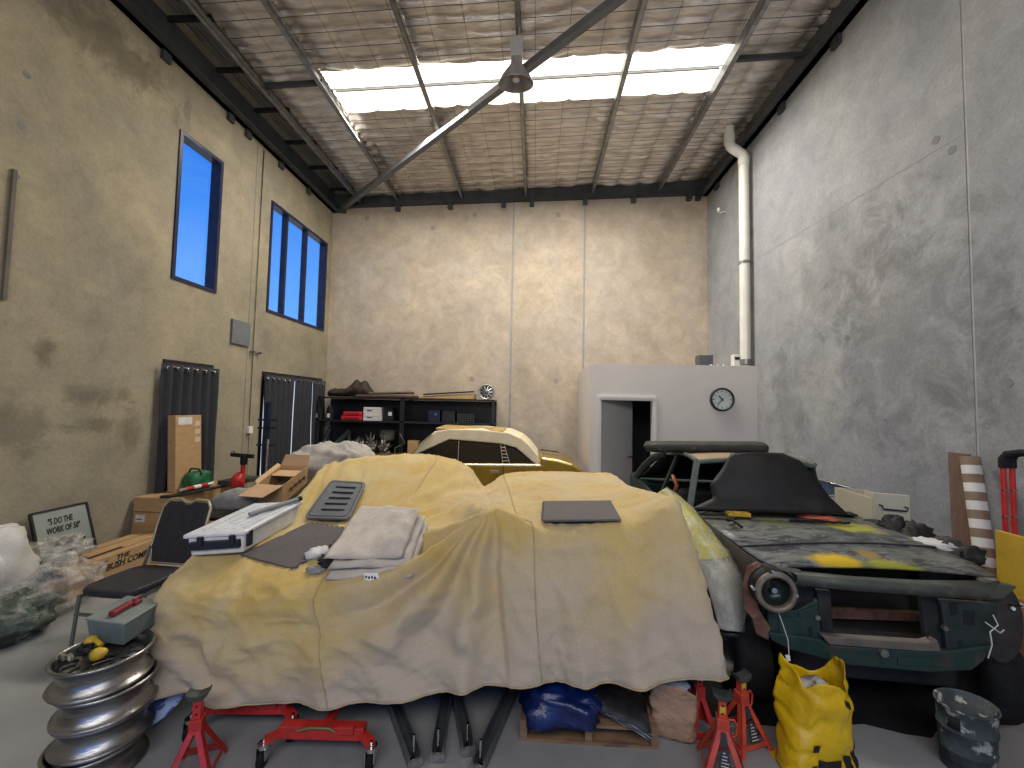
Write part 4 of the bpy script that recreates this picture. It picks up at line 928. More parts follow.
# nose panel below the bonnet lip
N0 = [(790, 571), (850, 577), (920, 581), (1000, 582)]; N1 = [(797, 584), (855, 590), (925, 595), (990, 599)]
ra = [C(a, b, .0) for a, b in N0]; rb_ = [C(a, b, -.09) for a, b in [(x, y-8) for x, y in N1]]; rc = [C(a, b, -.08) for a, b in N1]; rd = [p+ca*.05 for p in rc]
MB().grid([ra, rb_, rc, rd]).build('nose_panel', PRM, GC, solid=.006)
A1, A2 = C(990, 583, -.05), C(1016, 588, .02)
MB().prism([C(985, 581, -.03), C(1018, 587, .0), C(1004, 599, -.03), C(985, 600, -.05)], ca*.05).build('nose_corner', PRM, GC, bevel=.006)
MB().prism([C(770, 566, .02), C(802, 571, -.02), C(806, 588, -.04), C(800, 585, -.04), C(786, 572, -.02)], ca*.03).build('nose_corner', PRM, GC, bevel=.004)
# radiator support and front panel, built of its separate pressings
def pan(name, pts, ly, th, m, bev=.006): return MB().prism([C(a, b, ly) for a, b in pts], ca*th).build(name, m, GC, bevel=bev)
pan('support_upright', [(817, 590), (831, 591), (834, 638), (822, 642)], .02, .03, DRK)
pan('support_upright', [(921, 596), (941, 597), (947, 650), (926, 644)], .02, .03, DRK)
pan('grille_sill', [(820, 634), (832, 637), (925, 643), (938, 640), (942, 652), (925, 652), (830, 645)], -.04, .05, mat('dusty_brown_sill', (.13, .10, .075), (.08, .07, .055), 8, .6, bump=.2))
pan('lower_valance', [(768, 632), (800, 636), (822, 640), (830, 645), (930, 652), (957, 650), (994, 645), (984, 662), (972, 671), (930, 673), (845, 665), (790, 650), (772, 641)], -.03, .04, GRN, .01)
pan('front_pressing', [(768, 609), (795, 611), (818, 600), (822, 641), (800, 640), (770, 636)], -.01, .03, GRN)
pan('front_pressing', [(941, 600), (998, 604), (996, 640), (988, 650), (947, 650)], -.01, .03, mat('dark_green_black', (.012, .022, .020), (.025, .033, .03), 6, .5, bump=.15, c3=(.05, .045, .04), s3=6, t3=(.55, .7)))
pan('raised_plate', [(828, 651), (872, 655), (872, 663), (828, 659)], -.036, .006, GRN, .002)
pan('raised_plate', [(898, 657), (945, 659), (945, 667), (898, 665)], -.036, .006, GRN, .002)
pan('raised_plate', [(778, 618), (792, 618), (796, 636), (780, 634)], -.018, .008, GRN, .003)
pan('raised_plate', [(798, 612), (816, 606), (818, 614), (800, 618)], -.018, .008, GRN, .003)
for q in ([(949, 603), (957, 603), (958, 614), (952, 616)], [(964, 610), (975, 611), (975, 626), (964, 625)], [(958, 641), (963, 641), (963, 651), (958, 650)], [(925, 632), (930, 632), (928, 640)], [(808, 628), (812, 626), (813, 637), (809, 637)], [(822, 622), (827, 620), (827, 630), (823, 632)]):
    pan('cut_out', q, -.0125, .002, BLK, 0)
q = C(885, 654, -.05); MB().cyl(q, q+ca*.03, .022, 14).build('hood_catch', mat('worn_bolt', (.20, .19, .16), (.1, .09, .08), 12, .5, .4), GC)
for a, b in ((946, 629), (818, 618)):
    q = C(a, b, -.025); MB().cyl(q, q+ca*.02, .014, 10).build('bolt', mat('worn_bolt', (.20, .19, .16)), GC)
MB().prism([C(831, 609, .3), C(922, 613, .3), C(922, 622, .3), C(831, 619, .3)], ca*.04).build('cross_member', RUST, GC, bevel=.006)
MB().ob(CW(-.45, .22, .25), cl*.95, ca*.7, V((0, 0, .30))).build('engine_block', DRK, GC, bevel=.03)
# headlamp bowl on the left, rusty guard bracket
hc = C(776, 592, -.10); ML = Matrix.Translation(hc) @ (-ca).to_track_quat('Z', 'Y').to_matrix().to_4x4()
MB().lathe([(.105, -.02), (.115, .0), (.108, .018), (.088, .02), (.082, .006), (.085, -.03)], ML, 32).build('headlamp_ring', mat('corroded_ring', (.24, .19, .13), (.10, .09, .07), 9, .5, .4, bump=.3), GC)
MB().lathe([(.09, .004), (.078, -.03), (.05, -.06), (.018, -.07), (.018, -.045), (0, -.045)], ML, 28).build('headlamp_bowl', mat('black_gloss_bowl', (.01, .014, .013), rough=.25), GC)
MB().lathe([(.085, -.02), (.118, -.04), (.118, -.12), (.08, -.18), (0, -.18)], ML, 28).build('headlamp_bucket', DRK, GC)
MB().cyl(hc-ca*.0-V((0, 0, 0))+ca*.05, hc+ca*.015, .016, 10).build('bulb_holder', CHROME, GC)
for a, b in ((797, 596), (754, 589), (775, 574)):
    q = C(a, b, -.12); MB().cyl(q, q+ca*.03, .010, 8).build('adjuster_screw', CHROME, GC)
pan('rusty_guard_edge', [(748, 567), (757, 562), (768, 566), (763, 578), (757, 594), (759, 609), (771, 628), (769, 641), (757, 635), (752, 618), (744, 609), (743, 587)], -.02, .02, RUST, .008)
pan('inner_guard', [(757, 565), (800, 575), (817, 590), (818, 608), (768, 612), (757, 596)], .06, .02, DRK)
MB().grid([[CS(a, b, -.73) for a, b in ((698, 514), (720, 533), (745, 552), (772, 570))], [CS(a, b, -.71) for a, b in ((700, 545), (722, 560), (745, 575), (768, 592))], [CS(a, b, -.70) for a, b in ((702, 570), (724, 585), (745, 600), (765, 618))]]).build('inner_guard', mat('brown_grimy_apron', (.045, .032, .025), (.02, .018, .016), 6, .7, bump=.3), GC, solid=.01)
# right-hand inner guard: dark disc with spring of wires
rc_ = C(1002, 623, .06); 
MB().prism([rc_+cl*(.115*cos(t)) + V((0, 0, .225*sin(t))) for t in [2*pi*k/24 for k in range(24)]], ca*.03).build('inner_guard', mat('dark_disc', (.018, .018, .018), (.04, .035, .03), 7, .6, bump=.3), GC, bevel=.008)
q = C(1014, 609, .04); MB().cyl(q, q+ca*.01, .010, 10).build('clip', mat('white_clip', (.7, .7, .68)), GC)
q = C(1017, 606, .02); MB().cyl(C(1008, 605, .04), C(1023, 606, -.06), .004, 6).build('rod', DRK, GC)
WIR = mat('pale_wire', (.5, .47, .42), rough=.6)
MB().tube([C(993, 615, -.04), C(998, 625, -.05), C(990, 632, -.06), C(992, 645, -.06), C(988, 658, -.05)], .0035, 5).build('loose_wire', WIR, GC)
MB().tube([C(985, 622, -.04), C(992, 627, -.06), C(1000, 633, -.05), C(1004, 630, -.04)], .0035, 5).build('loose_wire', WIR, GC)
MB().tube([C(778, 611, -.06), C(783, 625, -.08), C(788, 640, -.07), C(789, 655, -.08)], .003, 5).build('loose_wire', WIR, GC)
q = C(789, 657, -.08); MB().ob(q-V((.012, 0, .028)), (.022, 0, .006), (0, .015, 0), (-.004, 0, .030)).build('wire_plug', mat('white_clip', (.7, .7, .68)), GC, bevel=.002)
# wheels
for lx in (-.70, .72):
    tyre(GC, CW(lx, .42, .31), cl, .31, .2)
    tyre(GC, CW(lx, 3.0, .31), cl, .31, .2)
# body shell
for s_ in (-1, 1):
    MB().ob(CW(s_*.80-.02, .85, .28), cl*.04, ca*2.8, V((0, 0, .62))).build('body_side', GRN, GC, bevel=.02)
MB().ob(CW(-.78, .95, .25), cl*1.56, ca*.03, V((0, 0, .66))).build('firewall', DRK, GC)
MB().ob(CW(-.78, .9, .25), cl*1.56, ca*2.7, V((0, 0, .03))).build('floor_pan', DRK, GC)
MB().grid([[P(690+160*i/8, 512.5, z=.965) for i in range(9)], [CW(-.74+1.48*i/8, 1.42, .99) for i in range(9)]]).build('scuttle', DRK, GC, solid=.01)
RT = 1.43; RY = 1.45
def roofpt(u, v):   # u -1..1 across, v 0..1 back
    wx = .52-.02*v; return CW(u*wx-.12, RY+1.25*v, RT+.035*(1-u*u)+.03*sin(pi*min(1, v*1.3))-.07*v*v)
MB().grid([[roofpt(-1+2*i/12, j/8) for i in range(13)] for j in range(9)]).build('roof', mat('tan_primer_roof', (.36, .24, .13), (.26, .18, .10), 5, .6, bump=.1, c3=(.12, .09, .06), s3=4, t3=(.6, .7)), GC, solid=.02)
FR = mat('grey_green_frame', (.09, .11, .09), (.06, .075, .06), 9, .5, bump=.1)
lb = P(689, 513, z=.97); lt = roofpt(-1, 0)
def mir(p): 
    d_ = p-CO; return p-cl*(2*d_.dot(cl))
for f in (lambda p: p, mir):
    if f is mir: break
    MB().bar(f(lb), f(lt), .055, .05, (1, 0, 0)).build('windscreen_pillar', FR, GC, bevel=.01)
    MB().bar(f(CW(-.80, 2.25, .90)), f(roofpt(-1, .52)), .05, .03, (1, 0, 0)).build('door_pillar', GRN, GC, bevel=.006)
    MB().tube([f(CW(-.80, 3.6, .92)), f(CW(-.78, 3.2, 1.12)), f(CW(-.72, 2.9, 1.28)), f(roofpt(-1, .95))], .05, 8).build('rear_pillar', GRN, GC)
    MB().tube([f(roofpt(-1, v)) for v in (0, .2, .4, .6, .8, 1)], .022, 8).build('drip_rail', FR, GC)
MB().tube([roofpt(-1+2*i/10, 0)-V((0, 0, .01)) for i in range(11)], .024, 8).build('windscreen_header', FR, GC)
MB().ob(CW(-.80, 3.4, .60), cl*1.6, ca*.9, V((0, 0, .28))).build('boot', GRN, GC, bevel=.06)
# dark panels added over the far and rear windows so the cabin reads black
MB().grid([[CW(.44, 1.35, .95), CW(.60, 2.2, .92), CW(.66, 3.6, .92)], [roofpt(1, 0), roofpt(1, .5), roofpt(1, 1)]]).build('dark_side_fill', DRK, GC, solid=.02)
MB().grid([[CW(-.74+1.46*i/6, 3.6, .90) for i in range(7)], [roofpt(-1+2*i/6, 1) for i in range(7)]]).build('dark_rear_fill', DRK, GC, solid=.02)
MB().tube([roofpt(1, v) for v in (0, .3, .6, 1)], .022, 8).build('drip_rail', FR, GC)
# seats and trim glimpsed inside
for lx in (-.42, .38): MB().ob(CW(lx-.22, 2.0, .35), cl*.46, ca*.12, V((0, 0, .70))).build('seat_back', DRK, GC, bevel=.04)
MB().ob(CW(-.7, 1.35, .80), cl*1.4, ca*.15, V((0, 0, .14))).build('dashboard', DRK, GC, bevel=.03)
MB().tube([CS(673, 476, -.6), CS(677, 485, -.6), CS(674, 494, -.6), CS(668, 499, -.6)], .022, 8).build('orange_hose', mat('orange_hose', (.45, .13, .05), rough=.5), GC)
MB().ob(CS(645, 496, -.6), cl*.05, ca*.2, V((0, 0, .22))).build('red_trim', mat('red_trim_cloth', (.32, .04, .03), rough=.7), GC)
gs = [(690, 712), (735, 722), (790, 728), (864, 724), (905, 734), (932, 738), (948, 715), (960, 690)]  # black layer added to darken the floor under the car
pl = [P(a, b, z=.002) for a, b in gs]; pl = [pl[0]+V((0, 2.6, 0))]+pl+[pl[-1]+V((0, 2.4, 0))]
o = MB().prism(pl, (0, 0, .003)).build('black_floor_layer', RUBBER); rebase(o); tag(o, 'thin black layer added on the floor beneath the green car', 'floor sheet')
# things lying on the car ------------------------------------------
Lp = [(690, 509), (713, 498), (710, 484), (721, 470), (731, 453)]; Rp = [(849, 515), (829, 496), (815, 477), (801, 461), (783, 453)]
lyv = [1.20, 1.25, 1.30, 1.35, 1.39]
rows_ = []
for k in range(17):
    f = k/16*4; i = min(3, int(f)); g = f-i
    lp = [Lp[i][c]*(1-g)+Lp[i+1][c]*g for c in (0, 1)]; rp_ = [Rp[i][c]*(1-g)+Rp[i+1][c]*g for c in (0, 1)]; ly = lyv[i]*(1-g)+lyv[i+1]*g
    a, b = C(*lp, ly), C(*rp_, ly); rows_.append([a.lerp(b, j/14)-ca*(.05*sin(pi*j/14))+V((0, 0, .012*sin(pi*j/14))) for j in range(15)])
o = MB().grid(rows_).build('loose_guard_panel', mat('satin_black_panel', (.010, .010, .009), (.016, .015, .014), 5, .55, bump=.15, c3=(.035, .033, .03), s3=4, t3=(.55, .75)), solid=.012); rebase(o); tag(o, 'black curved car panel leaning over the windscreen opening of the green car', 'car panel')
a, b = C(643, 446, 2.05), C(767, 447, 1.9)
rows_ = []
for i in range(29):
    t = i/28; p = a.lerp(b, t); e_ = (1-abs(2*t-1)**14)**.3
    rows_.append([p+ca*(.16*cos(q_)*e_)+V((0, 0, .062*math.copysign(abs(sin(q_))**.7, sin(q_))*e_-.005+.006*noise.noise(V((t*9, q_, 0))))) for q_ in [2*pi*j/18 for j in range(19)]])
o = MB().grid(rows_).build('rolled_pad', mat('worn_dark_vinyl', (.04, .035, .03), (.022, .02, .018), 8, .6, bump=.3, c3=(.09, .08, .07), s3=10, t3=(.6, .7))); rebase(o); tag(o, 'long dark worn pad lying across the tan roof of the green car', 'pad')
def onhood(px, py): 
    return P(px, py, z=.985 if py < 530 else .95)
q = P(740, 517, z=.99); o = MB().ob(q-V((.10, 0, 0)), (.19, -.015, 0), (.01, .09, 0), (0, 0, .035)).build('yellow_sponge', mat('sponge_yellow', (.58, .38, .04), (.45, .28, .03), 30, .9, bump=.4), bevel=.008); rebase(o); tag(o, 'yellow sponge at the rear left of the green car bonnet', 'sponge')
q = onhood(818, 519); o = blob(q+V((0, 0, .012)), (.15, .06, .018), .5, 2.5, 20, 10, 4, rot=-.4).build('orange_rag', mat('orange_cloth', (.68, .16, .08), (.5, .11, .06), 9, .9)); rebase(o); tag(o, 'bright orange rag on the bonnet below the black curved panel', 'rag')
o = thing('pry_bar', 'black hand tool lying on the left rear of the bonnet', 'tool', tuple(onhood(735, 527)))
MB().tube([onhood(729, 521)+V((0, 0, .012)), onhood(733, 524)+V((0, 0, .03)), onhood(742, 531)+V((0, 0, .03))], .010, 8).build('shaft', BLK, o); MB().bar(onhood(727, 522)+V((0, 0, .016)), onhood(735, 521)+V((0, 0, .02)), .03, .02).build('head', BLK, o)
pts = [onhood(790+5.5*i, 522+.25*i)+V((0, .012*(i % 2), .012)) for i in range(12)]
o = MB().tube(pts, .011, 6).build('rope', BLK); rebase(o); tag(o, 'black knotted rope strip across the rear of the bonnet', 'rope')
o = MB().tube([onhood(698, 512)+V((0, 0, .012)), onhood(722, 508)+V((0, 0, .02)), onhood(745, 507)+V((0, 0, .02))], .012, 6).build('wiper_arm', BLK); rebase(o); tag(o, 'black wiper arm lying along the base of the windscreen opening', 'wiper')
q = onhood(716, 511); o = blob(q+V((0, 0, .02)), (.05, .03, .02), .4, 3, 14, 8, 2).build('silver_fitting', CHROME); rebase(o); tag(o, 'small silver fitting on the rear left corner of the bonnet', 'fitting')
# bubble-wrapped guard between the two cars
WR = film('bubble_wrap', (.55, .53, .46), .38, .18)
LW = [(659, 492, 3.5), (668, 509, 3.35), (685, 536, 3.1), (697, 560, 2.95), (707, 582, 2.85), (714, 604, 2.78), (720, 628, 2.75)]
RW = [(667, 487, 3.6), (691, 505, 3.45), (714, 533, 3.2), (732, 557, 3.02), (746, 582, 2.9), (748, 606, 2.82), (744, 632, 2.8)]
t_ = thing('wrapped_guard', 'curved car guard wrapped in bubble film, yellow showing through at its top', 'car panel', tuple(P(730, 640, y=2.8)))
LP, RP = [P(a, b, y=c) for a, b, c in LW], [P(a, b, y=c) for a, b, c in RW]
def shell(LP, RP, bulge, seed, lo=0, hi=6, amp=.012):
    A_ = cr(np.array([[tuple(p), tuple(q)] for p, q in zip(LP[lo:hi+1], RP[lo:hi+1])]), 8); out = []
    for i, (a, b) in enumerate(A_):
        a, b = V(a), V(b); row = []
        for j in range(17):
            t = j/16; p = a.lerp(b, t)+V((.0, -1, .35))*(bulge*sin(pi*t)); p += crum(p, amp, 14, seed); row.append(p)
        out.append(row)
    return out
R1 = shell(LP, RP, .085, 3); MB().grid(R1).build('bubble_film', WR, t_)
R2 = shell(LP, RP, .065, 3, 0, 3, .002); MB().grid([[p+V((0, .02, -.01)) for p in r] for r in R2]).build('yellow_panel', mat('yellow_guard_paint', (.62, .56, .03), (.5, .44, .03), 5, .35), t_, solid=.004)
R3 = shell(LP, RP, .055, 3, 3, 6, .002); MB().grid([[p+V((0, .02, -.01)) for p in r] for r in R3]).build('primer_panel', mat('pale_primer', (.40, .38, .30), (.32, .31, .25), 5, .5), t_, solid=.004)
rowsd = [[p+V((0, .01, -.01*i-.02)) for p in R1[-1]] for i in range(1)]+[[p+V((0, .05, -.06)) for p in R1[-1]], [p+V((.02, .10, -.11)) for p in R1[-1]]]
MB().grid(rowsd).build('dark_film_end', film('dark_film', (.05, .05, .045), .85, .2), t_, solid=.003)
# ------------------------------------------------------------ gold coupe behind
YG = 7.3
def Q(px, py, y=YG): return P(px, py, y=y)
q = Q(470, 490); GD = thing('gold_coupe', 'old gold two-door car with a cream vinyl roof, side-on in front of the shelves', 'car', (q.x, YG+.7, 0))
GOLD = mat('gold_metallic', (.36, .23, .025), (.29, .18, .02), 4, .25, .45, coat=.5); VIN = mat('cream_vinyl', (.72, .62, .42), (.62, .52, .34), 5, .7, bump=.1)
CRM = mat('bright_trim', (.7, .7, .68), rough=.2, metal=1); DG = mat('dark_car_glass', (.008, .009, .010), rough=.12, spec=.6)
dp = V((0, 1.35, 0))
zb_ = .28
body = [Q(350, 462), Q(412, 460), Q(464, 463.5), Q(540, 464), Q(541, 457), Q(558, 459.5), Q(572, 463.5), Q(582, 470), Q(586, 480)]
body += [V((body[-1].x, YG, zb_)), V((body[0].x-.3, YG, zb_)), V((body[0].x-.3, YG, .8))]
MB().prism(body, dp).build('body', GOLD, GD, bevel=.04, seg=3)
gh = [Q(410, 456), Q(421, 443), Q(434, 431.5), Q(449, 429), Q(480, 429.5), Q(508, 432.5), Q(521, 438), Q(530, 446), Q(538, 456), Q(541, 467), Q(536, 465), Q(516, 448), Q(501, 444), Q(449, 439.5), Q(414, 455)]
MB().prism([p+V((0, .04, 0)) for p in gh], dp-V((0, .08, 0))).build('vinyl_roof', VIN, GD, bevel=.03, seg=3)
MB().prism([p+V((0, .07, 0)) for p in (Q(411, 458), Q(449, 439), Q(502, 443), Q(517, 447), Q(538, 465), Q(464, 466))], dp-V((0, .14, 0))).build('cabin', BLK, GD)
def win(pts): MB().prism([Q(a, b)+V((0, .055, 0)) for a, b in pts], (0, .012, 0)).build('side_window', DG, GD, bevel=.003)
win([(414, 455), (448, 440.5), (457.5, 441.3), (456, 462)]); win([(460, 441.5), (499, 445), (500, 463.5), (459, 463)]); win([(506, 447), (514, 449), (535, 464), (510, 463.5)])
for p0_, p1_ in (((500.5, 445), (502.5, 463.5)), ((504.5, 446), (509.5, 463.5))): MB().bar(Q(*p0_)+V((0, .04, 0)), Q(*p1_)+V((0, .04, 0)), .014, .02, (0, 1, 0)).build('quarter_trim', CRM, GD)
for k in range(5):
    y_ = 447.5+3.4*k; MB().bar(Q(501.2+.3*k, y_)+V((0, .045, 0)), Q(505.3+.9*k, y_)+V((0, .045, 0)), .016, .02, (0, 0, 1)).build('louvre', CRM, GD)
MB().bar(Q(458.6, 441)+V((0, .045, 0)), Q(457.5, 463)+V((0, .045, 0)), .014, .02, (0, 1, 0)).build('window_trim', CRM, GD)
MB().tube([Q(412, 459)+V((0, -.008, 0)), Q(464, 464.4)+V((0, -.008, 0)), Q(540, 465.2)+V((0, -.008, 0))], .010, 6).build('belt_trim', CRM, GD)
MB().tube([Q(411, 456)+V((0, .03, 0)), Q(421, 443)+V((0, .03, 0)), Q(432, 434)+V((0, .03, 0))], .014, 6).build('windscreen_trim', CRM, GD)
q = Q(490, 471.5); MB().box(q.x, q.x+.17, YG-.03, YG+.01, q.z-.015, q.z+.025).build('door_handle', CRM, GD, bevel=.006)
MB().bar(Q(503.5, 465)+V((0, -.002, 0)), V((Q(503.5, 465).x, YG-.002, .35)), .010, .006, (0, 1, 0)).build('door_gap', BLK, GD)
MB().tube([Q(550, 468)+V((0, .3, 0)), Q(551.5, 462)+V((0, .3, 0))], .006, 5).build('aerial', BLK, GD)
MB().tube([Q(541, 455)+V((0, .9, 0)), Q(562, 458)+V((0, .9, 0))], .012, 5).build('boot_trim', BLK, GD)
for px_ in (425, 560): tyre(GD, (Q(px_, 480).x, YG+.12, .3), (0, 1, 0), .3, .2)
for px_ in (425, 560): tyre(GD, (Q(px_, 480).x, YG+1.2, .3), (0, 1, 0), .3, .2)
c = [Q(437, 433.5), Q(500, 436.5), Q(504, 429.5), Q(434, 429)]
z_ = Q(460, 431).z; a, b = Q(435, 433).x, Q(503, 433).x
o = MB().ob((a, YG+.05, z_-.0), (b-a, 0, -.03), (.0, .8, .02), (0, 0, .045)).build('roof_board', mat('yellowed_trim_board', (.48, .33, .11), (.30, .19, .06), 9, .7, bump=.3, c3=(.12, .07, .03), s3=9, t3=(.56, .62)), bevel=.01); rebase(o); tag(o, 'yellowed tattered trim board lying on the roof of the gold car', 'board')
# ------------------------------------------------------------ black shelving on the back wall
YS = 8.78
def S_(px, py, y=YS): return P(px, py, y=y)
xs = [max(XL+.17, S_(312, 410).x), S_(402, 410).x, S_(494, 410).x]; zt_ = S_(400, 398).z; z1_ = S_(400, 421.5).z
SH = mat('black_shelving', (.012, .012, .014), (.02, .02, .024), 5, .45)
labs = ['black steel shelving unit at the back left corner holding red tool cases', 'black steel shelving unit behind the gold car, mostly empty crates']
def shelf_unit(x0, x1, lab):
    o = thing('shelving_unit', lab, 'shelving', ((x0+x1)/2, YS+.3, 0), 0, 'black shelving units along the back wall')
    for x in (x0+.02, x1-.02):
        for y in (YS+.02, YB-.05): MB().box(x-.02, x+.02, y-.02, y+.02, 0, zt_).build('upright', SH, o)
    for z in (zt_, z1_, z1_-.85, .15): MB().box(x0+.002, x1-.002, YS, YB-.03, z-.035, z).build('shelf', SH, o)
    MB().box(x0+.04, x1-.04, YB-.045, YB-.035, .1, zt_-.04).build('back_panel', SH, o)
    return o
shelf_unit(xs[0], xs[1]-.004, labs[0]); shelf_unit(xs[1]+.004, xs[2], labs[1])
def onshelf(name, px0, px1, h, z, m, label, cat, y=YS+.1, d=.25, bevel=.01, grp=None):
    a, b = S_(px0, 410, y).x, S_(px1, 410, y).x; o = MB().box(a, b, y, y+d, z+.001, z+h).build(name, m, bevel=bevel); rebase(o); tag(o, label, cat, grp); return o
RC = plastic('red_case', (.50, .02, .03), .4)
def case(px0, px1, z, h, lab):
    a, b = S_(px0, 410).x, S_(px1, 410).x
    o = thing('tool_case', lab, 'tool case', ((a+b)/2, YS+.15, z), 0, 'red tool cases on the black shelf')
    MB().box(a, b, YS+.05, YS+.35, z, z+h).build('case_body', RC, o, bevel=.02)
    for f in (.25, .75): MB().box(a+(b-a)*f-.02, a+(b-a)*f+.02, YS+.04, YS+.055, z+h*.3, z+h*.6).build('latch', BLACKM, o)
    MB().box(a+(b-a)*.38, a+(b-a)*.62, YS+.035, YS+.055, z+h*.45, z+h*.58).build('handle', DR, o)
case(340, 361, z1_, .10, 'red moulded tool case, lower of the two on the black shelf'); case(342, 361, z1_+.101, .09, 'red moulded tool case, upper of the two on the black shelf')
WB = mat('white_carton', (.62, .60, .58), (.5, .48, .46), 9, .7)
for k, (z, lab) in enumerate(((0, 'white carton beside the red tool cases, lower one'), (.148, 'white carton beside the red tool cases, upper one'))):
    a, b = S_(362.5, 410).x, S_(380, 410).x
    o = thing('white_carton', lab, 'box', ((a+b)/2, YS+.15, z1_+z), 0, 'white cartons on the black shelf')
    MB().box(a, b, YS+.05, YS+.35, z1_+z, z1_+z+.145).build('carton', WB, o, bevel=.004)
    MB().box(a+.08, a+.2, YS+.047, YS+.05, z1_+z+.06, z1_+z+.08).build('printed_line', INK, o); MB().box(a, b, YS+.046, YS+.05, z1_+z+.10, z1_+z+.108).build('tape_edge', mat('carton_tape', (.35, .33, .32)), o)
for k, px_ in enumerate((317, 328)):
    a = S_(px_, 410).x; o = thing('spray_can', 'black can with a white label, %s on the back left shelf' % ('first from the corner' if k == 0 else 'second from the corner'), 'can', (a, YS+.1, z1_), 0, 'black cans on the back left shelf')
    MB().cyl((a, YS+.1, z1_), (a, YS+.1, z1_+.26), .07, 14).build('can', BLK, o); MB().cyl((a, YS+.1, z1_+.26), (a, YS+.1, z1_+.31), .05, 12).build('cap', BLACKM, o); MB().box(a-.03, a+.03, YS+.025, YS+.032, z1_+.05, z1_+.14).build('label', WB, o)
o = onshelf('black_carton', 384, 393, .30, z1_, BLK, 'black carton with a small white square label on the shelf', 'box'); q = S_(388.5, 414)
lb_ = MB().box(q.x-.04, q.x+.04, YS+.095, YS+.099, q.z-.04, q.z+.04).build('label', WB, None); lb_.parent = o; lb_.location = -o.location
o = onshelf('black_crate', 428, 440, .26, z1_, plastic('navy_black_crate', (.015, .02, .04), .4), 'dark navy crate with a small blue dot on the right shelf', 'crate')
q = S_(434.5, 414.5); b_ = MB().cyl((q.x, YS+.09, q.z), (q.x, YS+.1, q.z), .02, 10).build('blue_badge', mat('blue_badge', (.05, .2, .75), rough=.3), None); b_.parent = o; b_.location = -o.location
onshelf('black_crate', 442, 455, .24, z1_, BLACKM, 'plain black crate in the middle of the right shelf', 'crate')
# wire rack
a, b = S_(457, 410).x, S_(473, 410).x
o = thing('wire_basket', 'black wire basket at the right of the upper shelf', 'basket', ((a+b)/2, YS+.2, z1_))
for k in range(5): MB().box(a, b, YS+.1, YS+.108, z1_+.04*k+.01, z1_+.04*k+.018).build('wire', mat('basket_wire', (.07, .07, .075), rough=.4), o)
for k in range(7): MB().box(a+(b-a)*k/6-.004, a+(b-a)*k/6+.004, YS+.1, YS+.35, z1_+.001, z1_+.2).build('wire', MATS['basket_wire'], o)
# lower shelf: salvaged parts
z2 = z1_-.85
GP = mat('grey_green_part', (.06, .075, .065), (.03, .035, .032), 8, .5, bump=.3); MP = mat('metal_part', (.28, .26, .22), (.07, .065, .06), 12, .4, .7, bump=.4)
for k, (a_, b__, r_, m_, lab) in enumerate((((318, 448), (330, 428), .06, GP, 'grey-green bent panel, leftmost on the lower shelf'), ((326, 446), (350, 430), .075, GP, 'grey-green long curved part slanting on the lower shelf'), ((347, 450), (349, 430), .05, GP, 'upright dark green-grey part on the lower shelf'))):
    p, q = S_(*a_, YS+.2), S_(*b__, YS+.2); p.z = z2+.05
    o = MB().tube([p, p.lerp(q, .5)+V((.03, 0, .03)), q], [r_*.7, r_, r_*.8], 8).build('salvaged_part', m_); rebase(o); tag(o, lab, 'car part')
for k, (px_, w__, h_, lab) in enumerate(((360, .12, .42, 'dull metal engine part at the left of the lower shelf heap'), (371, .12, .46, 'knobbly metal gearbox part in the middle of the lower shelf'), (384, .12, .40, 'dull metal casting at the right of the lower shelf heap'))):
    q = S_(px_, 450, YS+.2)
    o = thing('engine_part', lab, 'engine part', (q.x, YS+.2, z2), 0, 'metal engine parts heaped on the lower shelf')
    blob((q.x, YS+.2, z2+h_*.5), (w__, .12, h_*.5), 1.1, 4.5, 26, 18, k+2).build('casting', MP, o)
    for j in range(4):
        a_ = 1.5*j+k; MB().cyl((q.x+w__*.5*cos(a_), YS+.06, z2+h_*(.6+.1*j)), (q.x+w__*.5*cos(a_), YS+.12, z2+h_*(.6+.1*j)), .035, 8).build('flange', CHROME, o)
q = S_(384, 436); o = blob((q.x, YS+.22, q.z), (.16, .1, .12), .2, 2, 16, 10, 5, ex=.5).build('grey_cushion', mat('grey_patterned', (.16, .16, .14), (.07, .07, .06), 20, .9)); rebase(o); tag(o, 'small grey mottled cushion on the lower shelf', 'cushion')
q = S_(412, 452); o = MB().box(q.x-.12, q.x+.1, YS+.05, YS+.3, z2+.001, S_(412, 441).z).build('small_carton', CARD, bevel=.005); rebase(o); tag(o, 'small brown carton beside the windscreen of the gold car', 'box')
p, q = S_(396, 447), S_(401, 435)
o = MB().tube([S_(395, 448, YS-.05), S_(405, 443, YS-.05), S_(400, 434, YS-.05)], .014, 6).cyl((S_(395, 448, YS-.05).x, YS-.05, 0), S_(395, 448, YS-.05), .014, 6).build('bent_bracket', MP); rebase(o); tag(o, 'thin bent metal bracket in front of the shelf post', 'bracket')
